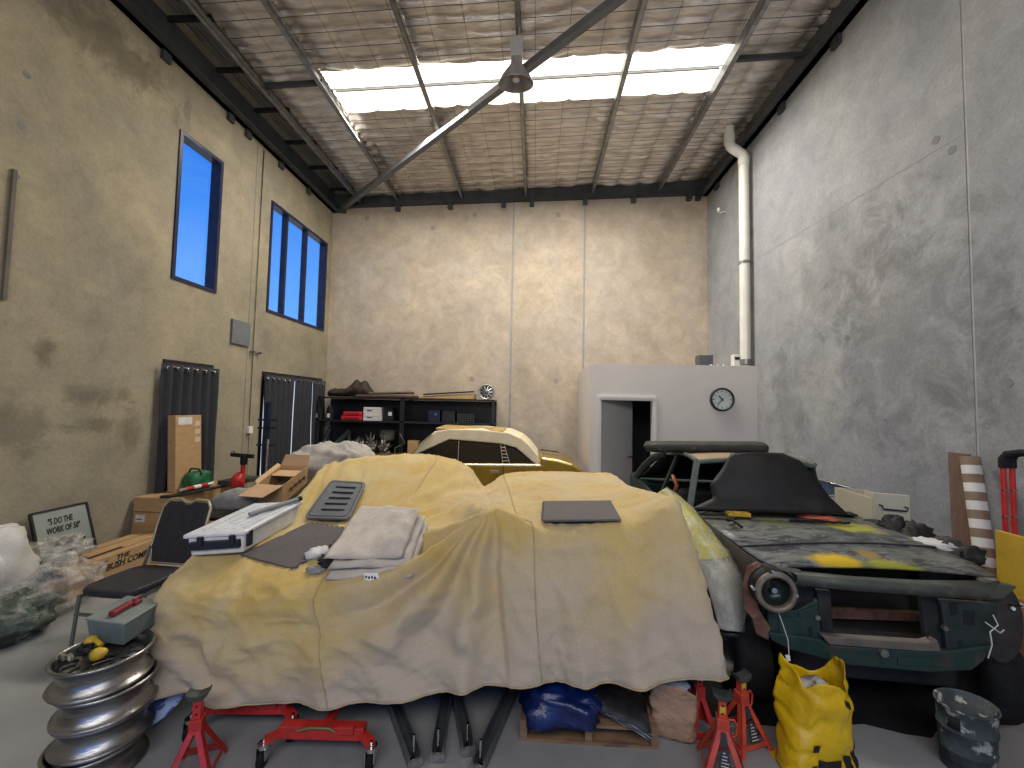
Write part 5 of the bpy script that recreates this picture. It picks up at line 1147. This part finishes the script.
# on top of the shelves
BR = mat('brown_leather', (.045, .03, .022), (.025, .018, .014), 7, .7, bump=.5, c3=(.09, .06, .045), s3=5, t3=(.55, .7))
q = S_(345, 386, YS+.25)
rows_ = []
for i in range(31):
    t = i/30; x = S_(322, 390).x+(S_(369, 390).x-S_(322, 390).x)*t; h_ = [.24, .16, .17, .36, .36, .2][min(5, int(t*5))]*(1-(t*5) % 1)+[.24, .16, .17, .36, .36, .2][min(5, int(t*5)+1)]*((t*5) % 1); e_ = (1-abs(2*t-1)**6)**.5
    rows_.append([V((x, YS+.3+.22*cos(a_)*e_, zt_+.01+h_*.55*e_*(1+sin(a_))*(.9+.25*noise.noise(V((t*6, a_, 1))))) ) for a_ in [2*pi*j/16 for j in range(17)]])
o = MB().grid(rows_).build('leather_bundle', BR); rebase(o); tag(o, 'lumpy dark brown leather seat bundle on top of the back left shelf', 'bundle')
p, q = S_(355, 395, YS+.1), S_(414, 395, YS+.1)
o = MB().ob((p.x, YS+.1, zt_+.005), (q.x-p.x, 0, .0), (0, .4, 0), (0, 0, .06)).build('trim_board', mat('red_brown_board', (.11, .06, .04), (.07, .04, .03), 6, .7, bump=.3), bevel=.02); rebase(o); tag(o, 'long flat red-brown trim panel on top of the shelf, lower one', 'trim panel')
o = MB().ob((p.x+.25, YS+.15, zt_+.072), (q.x-p.x-.35, 0, .03), (0, .35, 0), (0, 0, .05)).build('trim_board', mat('grey_brown_board', (.15, .11, .08), (.09, .06, .05), 6, .7, bump=.3), bevel=.02); rebase(o); tag(o, 'grey-brown trim panel lying on the red-brown one on the shelf', 'trim panel')
p, q = S_(419, 395, YS+.1), S_(474, 395, YS+.1)
o = thing('yellow_trim_panel', 'long yellow-tan panel with a dark edge on top of the right shelf', 'trim panel', (p.x, YS+.1, zt_))
MB().hexa([(p.x, YS+.1, zt_+.003), (q.x, YS+.1, zt_+.003), (q.x, YS+.5, zt_+.003), (p.x, YS+.5, zt_+.003), (p.x, YS+.1, zt_+.05), (q.x, YS+.1, zt_+.13), (q.x, YS+.5, zt_+.13), (p.x, YS+.5, zt_+.05)]).build('panel', mat('yellow_tan', (.46, .32, .12), (.36, .24, .09), 5, .6), o, bevel=.01)
MB().bar((p.x+.1, YS+.1, zt_+.09), (q.x, YS+.1, zt_+.17), .05, .03).build('edge_strip', BLK, o)
q = S_(486.5, 393, YS+.25)
o = thing('spoked_rim', 'round silver spoked rim standing at the right end of the shelf top', 'wheel rim', (q.x, YS+.25, zt_))
MW = Matrix.Translation((q.x, YS+.25, zt_+.172)) @ Matrix.Rotation(pi/2, 4, 'X')
MB().lathe([(.15, -.06), (.172, -.07), (.170, -.05), (.14, -.02), (.14, .04), (.170, .07), (.155, .075), (.135, .04)], MW, 36).build('barrel', mat('silver_wheel', (.5, .5, .48), (.3, .3, .28), 9, .3, .8), o)
MB().lathe([(.138, .02), (.06, .03), (.05, .05), (0, .055)], MW, 30).build('hub', mat('grey_hub', (.16, .16, .15), (.10, .10, .09), 9, .5, .4), o)
for k in range(10):
    a = 2*pi*k/10; MB().bar((q.x+.05*cos(a), YS+.205, zt_+.172+.05*sin(a)), (q.x+.135*cos(a), YS+.215, zt_+.172+.135*sin(a)), .016, .012, (0, 1, 0)).build('spoke', CHROME, o)
# ------------------------------------------------------------ grey cloth mound, table, open carton
GCM = mat('grey_dust_cloth', (.36, .32, .27), (.26, .235, .21), 4, .9, bump=.4, bs=20, sheen=.2)
q = P(331, 470, y=5.5)
o = blob((q.x+.05, 5.5, .675), (.52, .50, .675), .10, 3, 72, 40, 15, ex=.55)
o.v = [p+V((p.x-q.x, p.y-5.5, 0))*(.09*sin(math.atan2(p.y-5.5, p.x-q.x)*17+4*noise.noise(p*1.5)))*(1.3-p.z)*.8 for p in o.v]
for p in o.v: p.z = max(.002, p.z)
o = o.build('grey_covered_heap', GCM); rebase(o); tag(o, 'heap under a pale grey dust cloth behind the open carton', 'covered heap')
TBL = thing('trestle_table', 'low dark table behind the chair, carrying the grey canvas and open carton', 'table', (-2.75, 4.15, 0))
MB().box(-3.25, -2.25, 3.7, 4.7, .80, .83).build('table_top', BLACKM, TBL)
for x in (-3.2, -2.3):
    for y in (3.75, 4.65): MB().box(x-.02, x+.02, y-.02, y+.02, 0, .80).build('leg', BLACKM, TBL)
a, b = P(216, 517, y=3.85), P(285, 497, y=4.25)
rows_ = []
for i in range(31):
    t = i/30; p = a.lerp(b, t); e_ = (1-abs(2*t-1)**6)**.5
    r_ = .105*e_*(1+.15*noise.noise(V((t*7, 1, 1)))); p.z = .835+.098
    rows_.append([p+V((.5, 1, 0)).normalized()*(r_*1.35*cos(q_))+V((0, 0, max(-.096, r_*sin(q_)*(1+.12*sin(t*14+q_*2)))))+crum(V((t*3, q_, 1)), .014, 2) for q_ in [2*pi*j/16 for j in range(17)]])
o = MB().grid(rows_).build('canvas_bundle', mat('grey_canvas', (.28, .26, .22), (.17, .165, .16), 7, .9, bump=.5, bs=18)); rebase(o); tag(o, 'rolled grey canvas bundle between the chair back and the open carton', 'canvas')
# open carton
oc = P(257, 484, y=4.05); t_ = thing('open_carton', 'open brown cardboard box with flaps up, resting beside the covered windscreen', 'box', (oc.x+.2, 4.2, .94))
A, B, D_, E_ = P(257, 484, y=4.05), P(283, 485.5, y=3.95), P(308, 466, y=4.55), P(281, 465, y=4.6)
hh = V((0, 0, -.19)); th = .006
A0, B0, D0, E0 = [p+hh for p in (A, B, D_, E_)]
for (p, q, r, s__) in ((A, B, B0, A0), (B, D_, D0, B0), (D_, E_, E0, D0), (E_, A, A0, E0)):
    n_ = (q-p).cross(s__-p).normalized(); MB().prism([p, q, r, s__], n_*th).build('carton_wall', CARD, t_)
MB().prism([A0, B0, D0, E0], (0, 0, th)).build('carton_base', CARDD, t_)
def flap(p, q, out, name='flap'): MB().prism([p, q, q+out-(q-p)*.04, p+out+(q-p)*.04], (q-p).cross(out).normalized()*th).build(name, mat('cardboard_inside', (.50, .31, .17), (.44, .27, .14), 7, .8), t_)
flap(A, B, V((-.06, -.20, -.075))); flap(D_, E_, V((.0, .06, .115))); flap(E_, A, V((-.03, 0, .03)))
MB().prism([E_.lerp(A, .45)+V((0, 0, -.03)), D_.lerp(B, .45)+V((0, 0, -.03)), D_.lerp(B, .05)+V((0, 0, -.05)), E_.lerp(A, .05)+V((0, 0, -.05))], (0, 0, .006)).build('inner_flap', MATS['cardboard_inside'], t_)
for k in range(4):
    p = B.lerp(D_, .2+.17*k)+V((0, 0, -.10)); d_ = (D_-B).normalized(); n_ = V((d_.y, -d_.x, 0)).normalized()*.012
    MB().tube([p+n_, p+n_+d_*.03+V((0, 0, .03)), p+n_+d_*.05+V((0, 0, -.01)), p+n_+d_*.08+V((0, 0, .02))], .005, 4).build('marker_scrawl', INK, t_)
# ------------------------------------------------------------ boxes against the left wall
bx = P(67, 603, z=0); x1_, y0_ = bx.x, bx.y; x0_ = P(49, 602, z=0).x; L_ = 1.28
def carton(name, x0, x1, y0, y1, z0, z1, lab, grp, tape=True):
    o = thing(name, lab, 'box', ((x0+x1)/2, (y0+y1)/2, z0), 0, grp)
    MB().box(x0, x1, y0, y1, z0, z1).build('carton', CARD, o, bevel=.004)
    if tape: MB().box((x0+x1)/2-.006, (x0+x1)/2+.006, y0-.001, y1, z1, z1+.0015).build('seam', mat('carton_seam', (.16, .09, .04), rough=.7), o)
    return o
o1 = carton('long_carton', x0_, x1_, y0_, y0_+L_, 0, .15, 'long brown printed carton on the floor by the left wall, lower of two', 'long printed cartons')
o2 = carton('long_carton', x0_+.002, x1_+.002, y0_-.005, y0_+L_, .152, .302, 'long brown carton printed THE BUSH COMPANY, upper of two', 'long printed cartons')
o3 = carton('long_carton', x0_-.30, x0_-.012, y0_+.35, y0_+L_, 0, .29, 'plain long brown carton between the printed cartons and the left wall', 'long printed cartons')
MB().box(x0_+.03, x0_+.075, y0_+.15, y0_+.62, .302, .3035).build('black_tape', INK, o2)
UX, UZ = (0, 1, 0), (0, 0, 1)
text('THE', 'lettering', INK, o2, (x1_+.003, y0_+.43, .235), UX, UZ, .065, .0008, .2, .15)
text('BUSH COMPANY', 'lettering', INK, o2, (x1_+.003, y0_+.33, .160), UX, UZ, .088, .0008, .2, .62)
MB().prism([(x1_+.003, y0_+.12, .16), (x1_+.003, y0_+.24, .16), (x1_+.003, y0_+.36, .275)], (.001, 0, 0)).build('printed_wedge', INK, o2)
text('270', 'lettering', INK, o2, (x0_+.02, y0_-.007, .20), (1, 0, 0), UZ, .075, .0008)
text('XT', 'lettering', INK, o1, (x0_+.05, y0_-.002, .035), (1, 0, 0), UZ, .080, .0008)
for k in range(2): MB().box(x0_+.01, x0_+.03, y0_-.006, y0_-.004, .17+.06*k, .21+.06*k).build('printed_block', INK, o2)
sx0, sx1, syy = XL+.03, P(168, 499, z=.70).x, P(135, 497, x=XL+.05).y
for k, lab in enumerate(('brown moving carton with white labels, lower of the stack by the nearer door', 'brown moving carton with white labels, upper of the stack by the nearer door')):
    z = .35*k; o = carton('storage_carton', sx0, sx1, syy+.005*k, syy+1.12, z+.001*k, z+.35, lab, 'cartons stacked by the nearer door')
    MB().box(sx0, sx1, syy+.005*k-.003, syy+.005*k, z+.17, z+.18).build('seam', MATS['carton_seam'], o)
    MB().box(sx0+.04, sx0+.16, syy+.005*k-.003, syy+.005*k, z+.05, z+.14).build('white_label', WB, o); MB().box(sx0+.05, sx0+.13, syy+.005*k-.004, syy+.005*k-.003, z+.08, z+.09).build('label_print', INK, o)
MB().box(sx1, sx1+.002, syy+.85, syy+.88, .35, .70).build('yellow_strap', YEL, o)
ZS = .704
# items on that stack
def W_(px, py, z): return P(px, py, z=z)
q = W_(197, 489, ZS); 
o = thing('green_bag', 'green fabric tool bag on the carton stack in front of the tall box', 'bag', (q.x, q.y, ZS))
GB = mat('green_nylon', (.01, .13, .04), (.008, .08, .03), 8, .5, bump=.5)
blob((q.x, q.y, ZS+.12), (.11, .17, .125), .15, 2, 24, 16, 3, ex=.6).build('bag_body', GB, o); MB().tube([(q.x-.1, q.y-.05, ZS+.2), (q.x-.05, q.y-.06, ZS+.28), (q.x+.06, q.y-.06, ZS+.28), (q.x+.1, q.y-.05, ZS+.2)], .012, 6).build('handle', BLK, o)
blob((q.x+.05, q.y-.10, ZS+.18), (.05, .02, .03), .1, 2, 12, 8, 3).build('reflective_patch', mat('grey_patch', (.3, .36, .32)), o)
a, b = W_(163, 497, ZS+.02), W_(222, 486, ZS+.02)
o = MB().ob(a-V((.05, 0, .02)), b-a, (.10, .04, 0), (0, 0, .03)).build('black_case', BLACKM, bevel=.008); rebase(o); tag(o, 'long flat black case lying along the top of the carton stack', 'case')
a, b = W_(178, 492, ZS+.05), W_(213, 484, ZS+.05)
o = thing('red_white_tube', 'red and white striped bottle-shaped tube lying on the black case', 'tube', tuple(a-V((0, 0, .02))))
for k in range(5):
    MB().cyl(a.lerp(b, k/5)+V((0, 0, .012)), a.lerp(b, (k+1)/5)+V((0, 0, .012)), .028 if k < 4 else .02, 12).build('tube_section', (CHROME, RED, WHITEP, RED, WHITEP)[k], o)
a = W_(225, 485, ZS); o = MB().ob(a-V((.12, .0, 0)), (.30, .0, 0), (.05, .45, 0), (0, 0, .06)).build('flat_case', mat('dark_green_case', (.03, .04, .035), (.05, .055, .05), 9, .5), bevel=.01); rebase(o); tag(o, 'flat dark green case at the right end of the carton stack', 'case')
# tall carton leaning in the nearer doorway
a = P(198, 415, x=XL+.20); b = P(172, 416, x=XL+.20); ztall = a.z; zk = .703
o = thing('tall_carton', 'tall narrow brown cardboard carton leaning in front of the nearer curtain', 'box', (XL+.3, (a.y+b.y)/2, zk))
x_ = XL+.14
MB().hexa([(x_+.06, b.y, zk), (x_+.17, b.y, zk), (x_+.17, a.y, zk), (x_+.06, a.y, zk), (x_, b.y, ztall), (x_+.11, b.y, ztall), (x_+.11, a.y, ztall), (x_, a.y, ztall)]).build('carton', CARD, o, bevel=.004)
MB().hexa([(x_+.117, b.y+.04, ztall-.12), (x_+.119, b.y+.04, ztall-.12), (x_+.119, b.y+.26, ztall-.12), (x_+.117, b.y+.26, ztall-.12), (x_+.111, b.y+.04, ztall-.02), (x_+.113, b.y+.04, ztall-.02), (x_+.113, b.y+.26, ztall-.02), (x_+.111, b.y+.26, ztall-.02)]).build('paper_label', WB, o)
for k in range(3):
    zz = ztall-.08-.11*k; xo = x_+.111+.06*(ztall-zz)/(ztall-zk)
    MB().box(xo, xo+.003, a.y-.11, a.y-.02, zz-.07, zz).build('printed_symbol', mat('pale_print', (.55, .42, .28)), o)
# high-lift jack and red stand by the far doorway
q = P(265, 470, y=5.9)
o = thing('farm_jack', 'tall dark blue notched jack standing beside the far curtain', 'jack', (q.x, 5.9, 0))
NB = mat('dark_blue_steel', (.015, .025, .07), (.01, .012, .03), 8, .3, .3)
MB().box(q.x-.03, q.x+.03, 5.87, 5.93, 0, P(265, 402, y=5.9).z).build('bar', NB, o)
for z in (1.25, 1.5, 1.62): MB().box(q.x-.14, q.x+.14, 5.88, 5.92, z, z+.025).build('lug', NB, o)
MB().box(q.x-.1, q.x+.1, 5.8, 6.0, 0, .03).build('base_plate', NB, o); MB().tube([(q.x+.05, 5.85, .6), (q.x+.06, 5.85, 1.35)], .018, 8).build('handle', CHROME, o)
q = P(243, 470, y=5.6)
o = thing('red_bench_tool', 'red tool stand with a black cross head by the carton stack', 'tool stand', (q.x, 5.6, 0))
MB().cyl((q.x, 5.6, 0), (q.x, 5.6, 1.12), .03, 10).build('column', RED, o); blob((q.x-.03, 5.55, .80), (.09, .08, .10), .3, 2, 14, 10, 3).build('red_housing', RED, o)
MB().bar((q.x-.18, 5.6, 1.15), (q.x+.14, 5.6, 1.13), .05, .05).build('cross_head', BLK, o); MB().cyl((q.x-.16, 5.6, 1.15), (q.x-.16, 5.6, 1.2), .02, 8).build('knob', CHROME, o); MB().cyl((q.x+.02, 5.58, 1.02), (q.x+.02, 5.58, 1.15), .045, 10).build('black_clamp', BLK, o)
# ------------------------------------------------------------ sign leaning on the left wall
TL, TR = P(29, 513, x=XL+.06), P(85, 504.6, x=XL+.06)
zl = min(TL.z, TR.z)
dirn = V((0, 1, 0)); wS = TR.y-TL.y; ztp = (TL.z+TR.z)/2; lean = V((.24, 0, -(ztp-.004)))
o = thing('framed_sign', 'black-framed silver sign lettered about five doing the work of fifty, leaning on the wall', 'sign', (XL+.2, TL.y+wS/2, 0))
base = V((XL+.06, TL.y, ztp)); nS = dirn.cross(-lean).normalized()
if nS.x < 0: nS = -nS
MB().prism([base, base+dirn*wS, base+dirn*wS+lean, base+lean], nS*.012).build('sign_face', mat('silver_green_sign', (.28, .31, .28), (.22, .25, .23), 2, .35, .3), o)
up_ = (-lean).normalized(); Ls = lean.length; f_ = .014
for (p, q) in ((base, base+dirn*wS), (base+lean, base+lean+dirn*wS), (base, base+lean), (base+dirn*wS, base+dirn*wS+lean)):
    MB().bar(p+nS*.01, q+nS*.01, .02, .024, nS).build('frame', BLACKM, o)
text('"5 DO THE', 'lettering', INK, o, base+dirn*.24*wS-up_*.145+nS*.0135, dirn, up_, .085, .0008, .25, .46*wS)
text('WORK OF 50"', 'lettering', INK, o, base+dirn*.19*wS-up_*.235+nS*.0135, dirn, up_, .085, .0008, .25, .62*wS)
def sp_(u, v): return base+dirn*(u*wS)-up_*v+nS*.0135
MB().prism([sp_(a, b) for a, b in ((.28, .36), (.36, .31), (.48, .29), (.54, .315), (.64, .30), (.72, .335), (.86, .35), (.80, .385), (.6, .37), (.45, .375))], nS*.001).build('printed_figure', INK, o)
MB().tube([sp_(.62, .37), sp_(.72, .41), sp_(.84, .39), sp_(.9, .42)], .004, 4).build('printed_line', INK, o)
# plastic bags on the floor at the left
CLR = film('clear_plastic', (.66, .62, .55), .34, .15)
q = P(42, 600, z=0)
o = blob((-4.36, q.y-.10, .19), (.27, .30, .23), .40, 2.2, 48, 30, 5, flat=-.185).build('clear_plastic_wrap', CLR); rebase(o); tag(o, 'heap of crumpled clear plastic wrap in front of the sign', 'plastic wrap')
o = blob((-4.66, 3.78, .40), (.22, .30, .13), .45, 2.5, 40, 24, 11).build('clear_plastic_wrap', CLR); rebase(o); tag(o, 'upper fold of clear plastic wrap just under the sign', 'plastic wrap')
o = blob((-4.60, 3.22, .42), (.25, .36, .46), .25, 1.8, 32, 24, 7, flat=-.418).build('white_bag', mat('white_plastic_bag', (.60, .57, .52), (.5, .47, .43), 4, .4, bump=.4)); rebase(o); tag(o, 'big white plastic bag against the left wall at the edge of view', 'bag')
o = thing('dark_green_bag', 'dark green bundle in clear wrap on the floor at the left edge', 'bag', (-4.13, 3.05, 0))
blob((-4.15, 3.12, .155), (.26, .26, .165), .3, 2, 32, 22, 2, flat=-.153).build('green_bundle', mat('olive_green_bundle', (.045, .07, .04), (.02, .03, .02), 6, .5, bump=.6), o)
blob((-4.15, 3.12, .165), (.275, .275, .18), .35, 2.4, 36, 24, 2, flat=-.163).build('clear_film', film('thin_film', (.5, .5, .47), .12, .12), o)
# ------------------------------------------------------------ right wall side
WBN = thing('low_bench', 'low dark steel bench along the right wall behind the green car', 'bench', (3.4, 3.95, 0))
MB().box(3.10, 3.80, 3.55, 4.9, .74, .78).build('bench_top', BLACKM, WBN)
for x in (3.14, 3.76):
    for y in (3.60, 4.85): MB().box(x-.02, x+.02, y-.02, y+.02, 0, .74).build('leg', BLACKM, WBN)
MB().box(3.12, 3.78, 3.58, 4.87, .1, .12).build('lower_shelf', BLACKM, WBN)
a, b = P(874, 492, y=4.05), P(910, 498, y=3.95)
zb0 = .785; zt0 = P(890, 494, y=4.0).z
o = thing('drawer', 'cream wooden drawer with a black handle standing on the bench by the right wall', 'drawer', ((a.x+b.x)/2, 4.1, zb0))
CRD = mat('cream_laminate', (.50, .46, .35), (.45, .41, .31), 4, .5)
fA, fB = V((a.x, 4.05, zb0)), V((b.x, 3.95, zb0)); dH = zt0-zb0; bk_v = P(836, 492, y=4.6)-P(874, 492, y=4.05); bk_v.z = 0
MB().ob(fA, fB-fA, bk_v.normalized()*.02, (0, 0, dH)).build('drawer_front', CRD, o, bevel=.004)
MB().ob(fA+V((0, .02, 0)), V((.015, .002, 0)), bk_v, (0, 0, dH*.85)).build('drawer_side', CRD, o); MB().ob(fB+V((-.02, .02, 0)), V((.015, .002, 0)), bk_v, (0, 0, dH*.85)).build('drawer_side', CRD, o)
MB().ob(fA+bk_v, fB-fA, V((0, .015, 0)), (0, 0, dH*.85)).build('drawer_back', CRD, o); MB().ob(fA+V((0, .02, .01)), fB-fA-V((.02, 0, 0)), bk_v, (0, 0, .01)).build('drawer_bottom', CRD, o)
fd2 = (fB-fA).normalized(); m_ = fA.lerp(fB, .5)+V((0, -.02, dH*.68))
MB().tube([m_-fd2*.09+V((0, .025, .02)), m_-fd2*.09+V((0, -.012, .02)), m_-fd2*.08+V((0, -.015, -.01)), m_+fd2*.08+V((0, -.015, -.01)), m_+fd2*.09+V((0, -.012, .02)), m_+fd2*.09+V((0, .025, .02))], .007, 6).build('handle', BLACKM, o)
# window frame part behind the drawer
o = thing('car_window', 'silver-edged car window lying behind the cream drawer', 'car window', (3.35, 4.65, .785))
c = [P(818, 480, y=4.75), P(852, 488, y=4.6), P(864, 494, y=4.55), P(828, 496, y=4.65)]
MB().tube(c, .014, 6, closed=True).build('window_trim', CHROME, o); MB().prism([p+V((0, .01, 0)) for p in c], (0, .004, 0)).build('pane', mat('blue_dark_glass', (.06, .08, .11), rough=.1), o)
MB().box(3.2, 3.5, 4.62, 4.78, .785, .93).build('foot_block', BLK, o)
# heap of parts on the bench
HP = [('black_hose_coil', 875, 526, 3.85, (.12, .12, .05), DRK, 'coiled black hose below the cream drawer'), ('dark_casting', 895, 524, 3.72, (.13, .1, .07), DRK, 'dark casting to the right of the coiled hose'), ('black_bracket', 915, 530, 3.6, (.12, .09, .06), DRK, 'black bracket lump behind the white rag'),
      ('grimy_part', 945, 545, 3.42, (.14, .10, .08), mat('grimy_brown', (.05, .045, .04), (.10, .09, .08), 9, .8, bump=.5), 'grimy brown part at the foot of the striped tube'), ('black_filter', 968, 553, 3.36, (.10, .08, .07), DRK, 'black lump nearest the yellow panel')]
for k, (nm, px_, py_, y_, r_, m_, lab) in enumerate(HP):
    q = P(px_, py_, y=y_); x_ = min(q.x, 3.72-r_[0]); h_ = max(r_[2], (q.z-.78)/1.6)
    o = blob((x_, y_, .782+h_), (r_[0], r_[1], h_), .55, 2.6, 20, 14, k+20, flat=-h_).build(nm, m_); rebase(o); tag(o, lab, 'car part')
q = P(922, 540, y=3.48); o = blob((q.x, 3.42, .90), (.15, .07, .05), .6, 3, 20, 12, 31, rot=-.3).build('white_rag', MATS['white_rag']); rebase(o); tag(o, 'crumpled off-white rag beside the bonnet on the right', 'rag')
q = P(925, 540, y=3.35); o = blob((3.25, 3.42, .81), (.15, .1, .05), .4, 3, 20, 12, 33, flat=-.028).build('dark_sack', DRK); rebase(o); tag(o, 'dark sack under the off-white rag on the bench', 'sack')
# leaning plank and striped tube
a, b = P(958, 453, x=XR-.05), P(972, 560, x=XR-.16)
o = MB().ob((XR-.07, a.y-.10, a.z), V((-.0, .17, 0)), (.03, 0, 0), V((-.13, b.y-a.y+.04, -a.z+.002))).build('brown_plank', mat('plank_brown', (.17, .10, .07), (.12, .07, .05), 5, .8, bump=.2, stretch=(6, 6, 1))); rebase(o); tag(o, 'plain brown plank leaning on the right wall beside the striped tube', 'plank')
T0, T1 = P(970, 457, x=XR-.16), P(984, 553, x=XR-.22)
d_ = (T1-T0); T1 = T0+d_*((T0.z-.0)/(-d_.z)) ; n_s = 22
o = thing('striped_tube', 'white and brown striped cardboard tube leaning on the right wall', 'tube', (T1.x, T1.y, 0))
TB = mat('tube_brown', (.24, .17, .11), (.2, .14, .09), 8, .8); TWt = mat('tube_white', (.68, .66, .60), (.6, .58, .53), 8, .7)
for k in range(n_s): MB().cyl(T0.lerp(T1, k/n_s), T0.lerp(T1, (k+1)/n_s-.0001), .062, 16).build('band', TWt if k % 2 else TB, o)
# crate on pallet with yellow board
PX = 3.34
o = thing('wooden_pallet', 'timber pallet under the plywood crate at the right edge of view', 'pallet', (PX-.02, 3.27, 0), -pi/2)
pallet(o, 1.5, .50, .12)
o.location = (PX-.02, 3.27, 0)
PLY = mat('orange_plywood', (.36, .17, .07), (.28, .13, .055), 4, .6, bump=.1, stretch=(1, 1, 4)); 
CRT = thing('plywood_crate', 'orange-brown plywood crate on the pallet by the right wall', 'crate', (PX+.22, 2.4, .122))
zc1 = P(1015, 600, x=PX).z; zc2 = P(988, 528, x=PX).z
MB().box(PX, PX+.02, 1.8, 3.24, .122, zc1).build('crate_side', PLY, CRT); MB().box(PX+.02, PX+.45, 3.22, 3.24, .122, zc1).build('crate_side', PLY, CRT); MB().box(PX+.43, PX+.45, 1.8, 3.22, .122, zc1).build('crate_side', PLY, CRT); MB().box(PX, PX+.45, 1.8, 3.24, zc1, zc1+.015).build('crate_lid', PLY, CRT)
MB().box(PX-.003, PX, 2.2, 3.24, zc1-.03, zc1-.005).build('white_tape', WB, CRT)
o = MB().box(PX+.005, PX+.03, 1.85, 3.22, zc1+.016, zc2).build('yellow_formply', mat('yellow_formply', (.50, .32, .03), (.40, .25, .02), 5, .5, bump=.05, c3=(.2, .12, .02), s3=18, t3=(.66, .7)), bevel=.003); rebase(o); tag(o, 'yellow formply board standing on the plywood crate', 'board')
# red frame with black padded handle
o = thing('hand_truck', 'red tubular hand truck with black padded handles at the right edge', 'hand truck', (3.62, 3.42, 0))
for px_, rr__ in ((1003, .017), (1012, .017)):
    t1 = P(px_, 468, y=3.42); MB().cyl((t1.x, 3.42, .0), (t1.x, 3.42, t1.z), rr__, 12).build('upright', RED, o)
    MB().tube([(t1.x, 3.42, t1.z-.0), (t1.x, 3.42, t1.z+.07), (t1.x+.01, 3.40, t1.z+.11), (t1.x+.04, 3.33, t1.z+.13), (t1.x+.05, 3.05, t1.z+.135)], .026, 12).build('foam_grip', BLK, o)
    for z in (.95, 1.15, 1.35): MB().cyl((t1.x-.022, 3.41, z), (t1.x+.022, 3.41, z), .008, 6).build('bolt', CHROME, o)
q0, q1 = P(1003, 468, y=3.42).x, P(1012, 468, y=3.42).x
MB().box(q0-.05, q1+.05, 3.36, 3.5, 0, .02).build('toe_plate', RED, o)
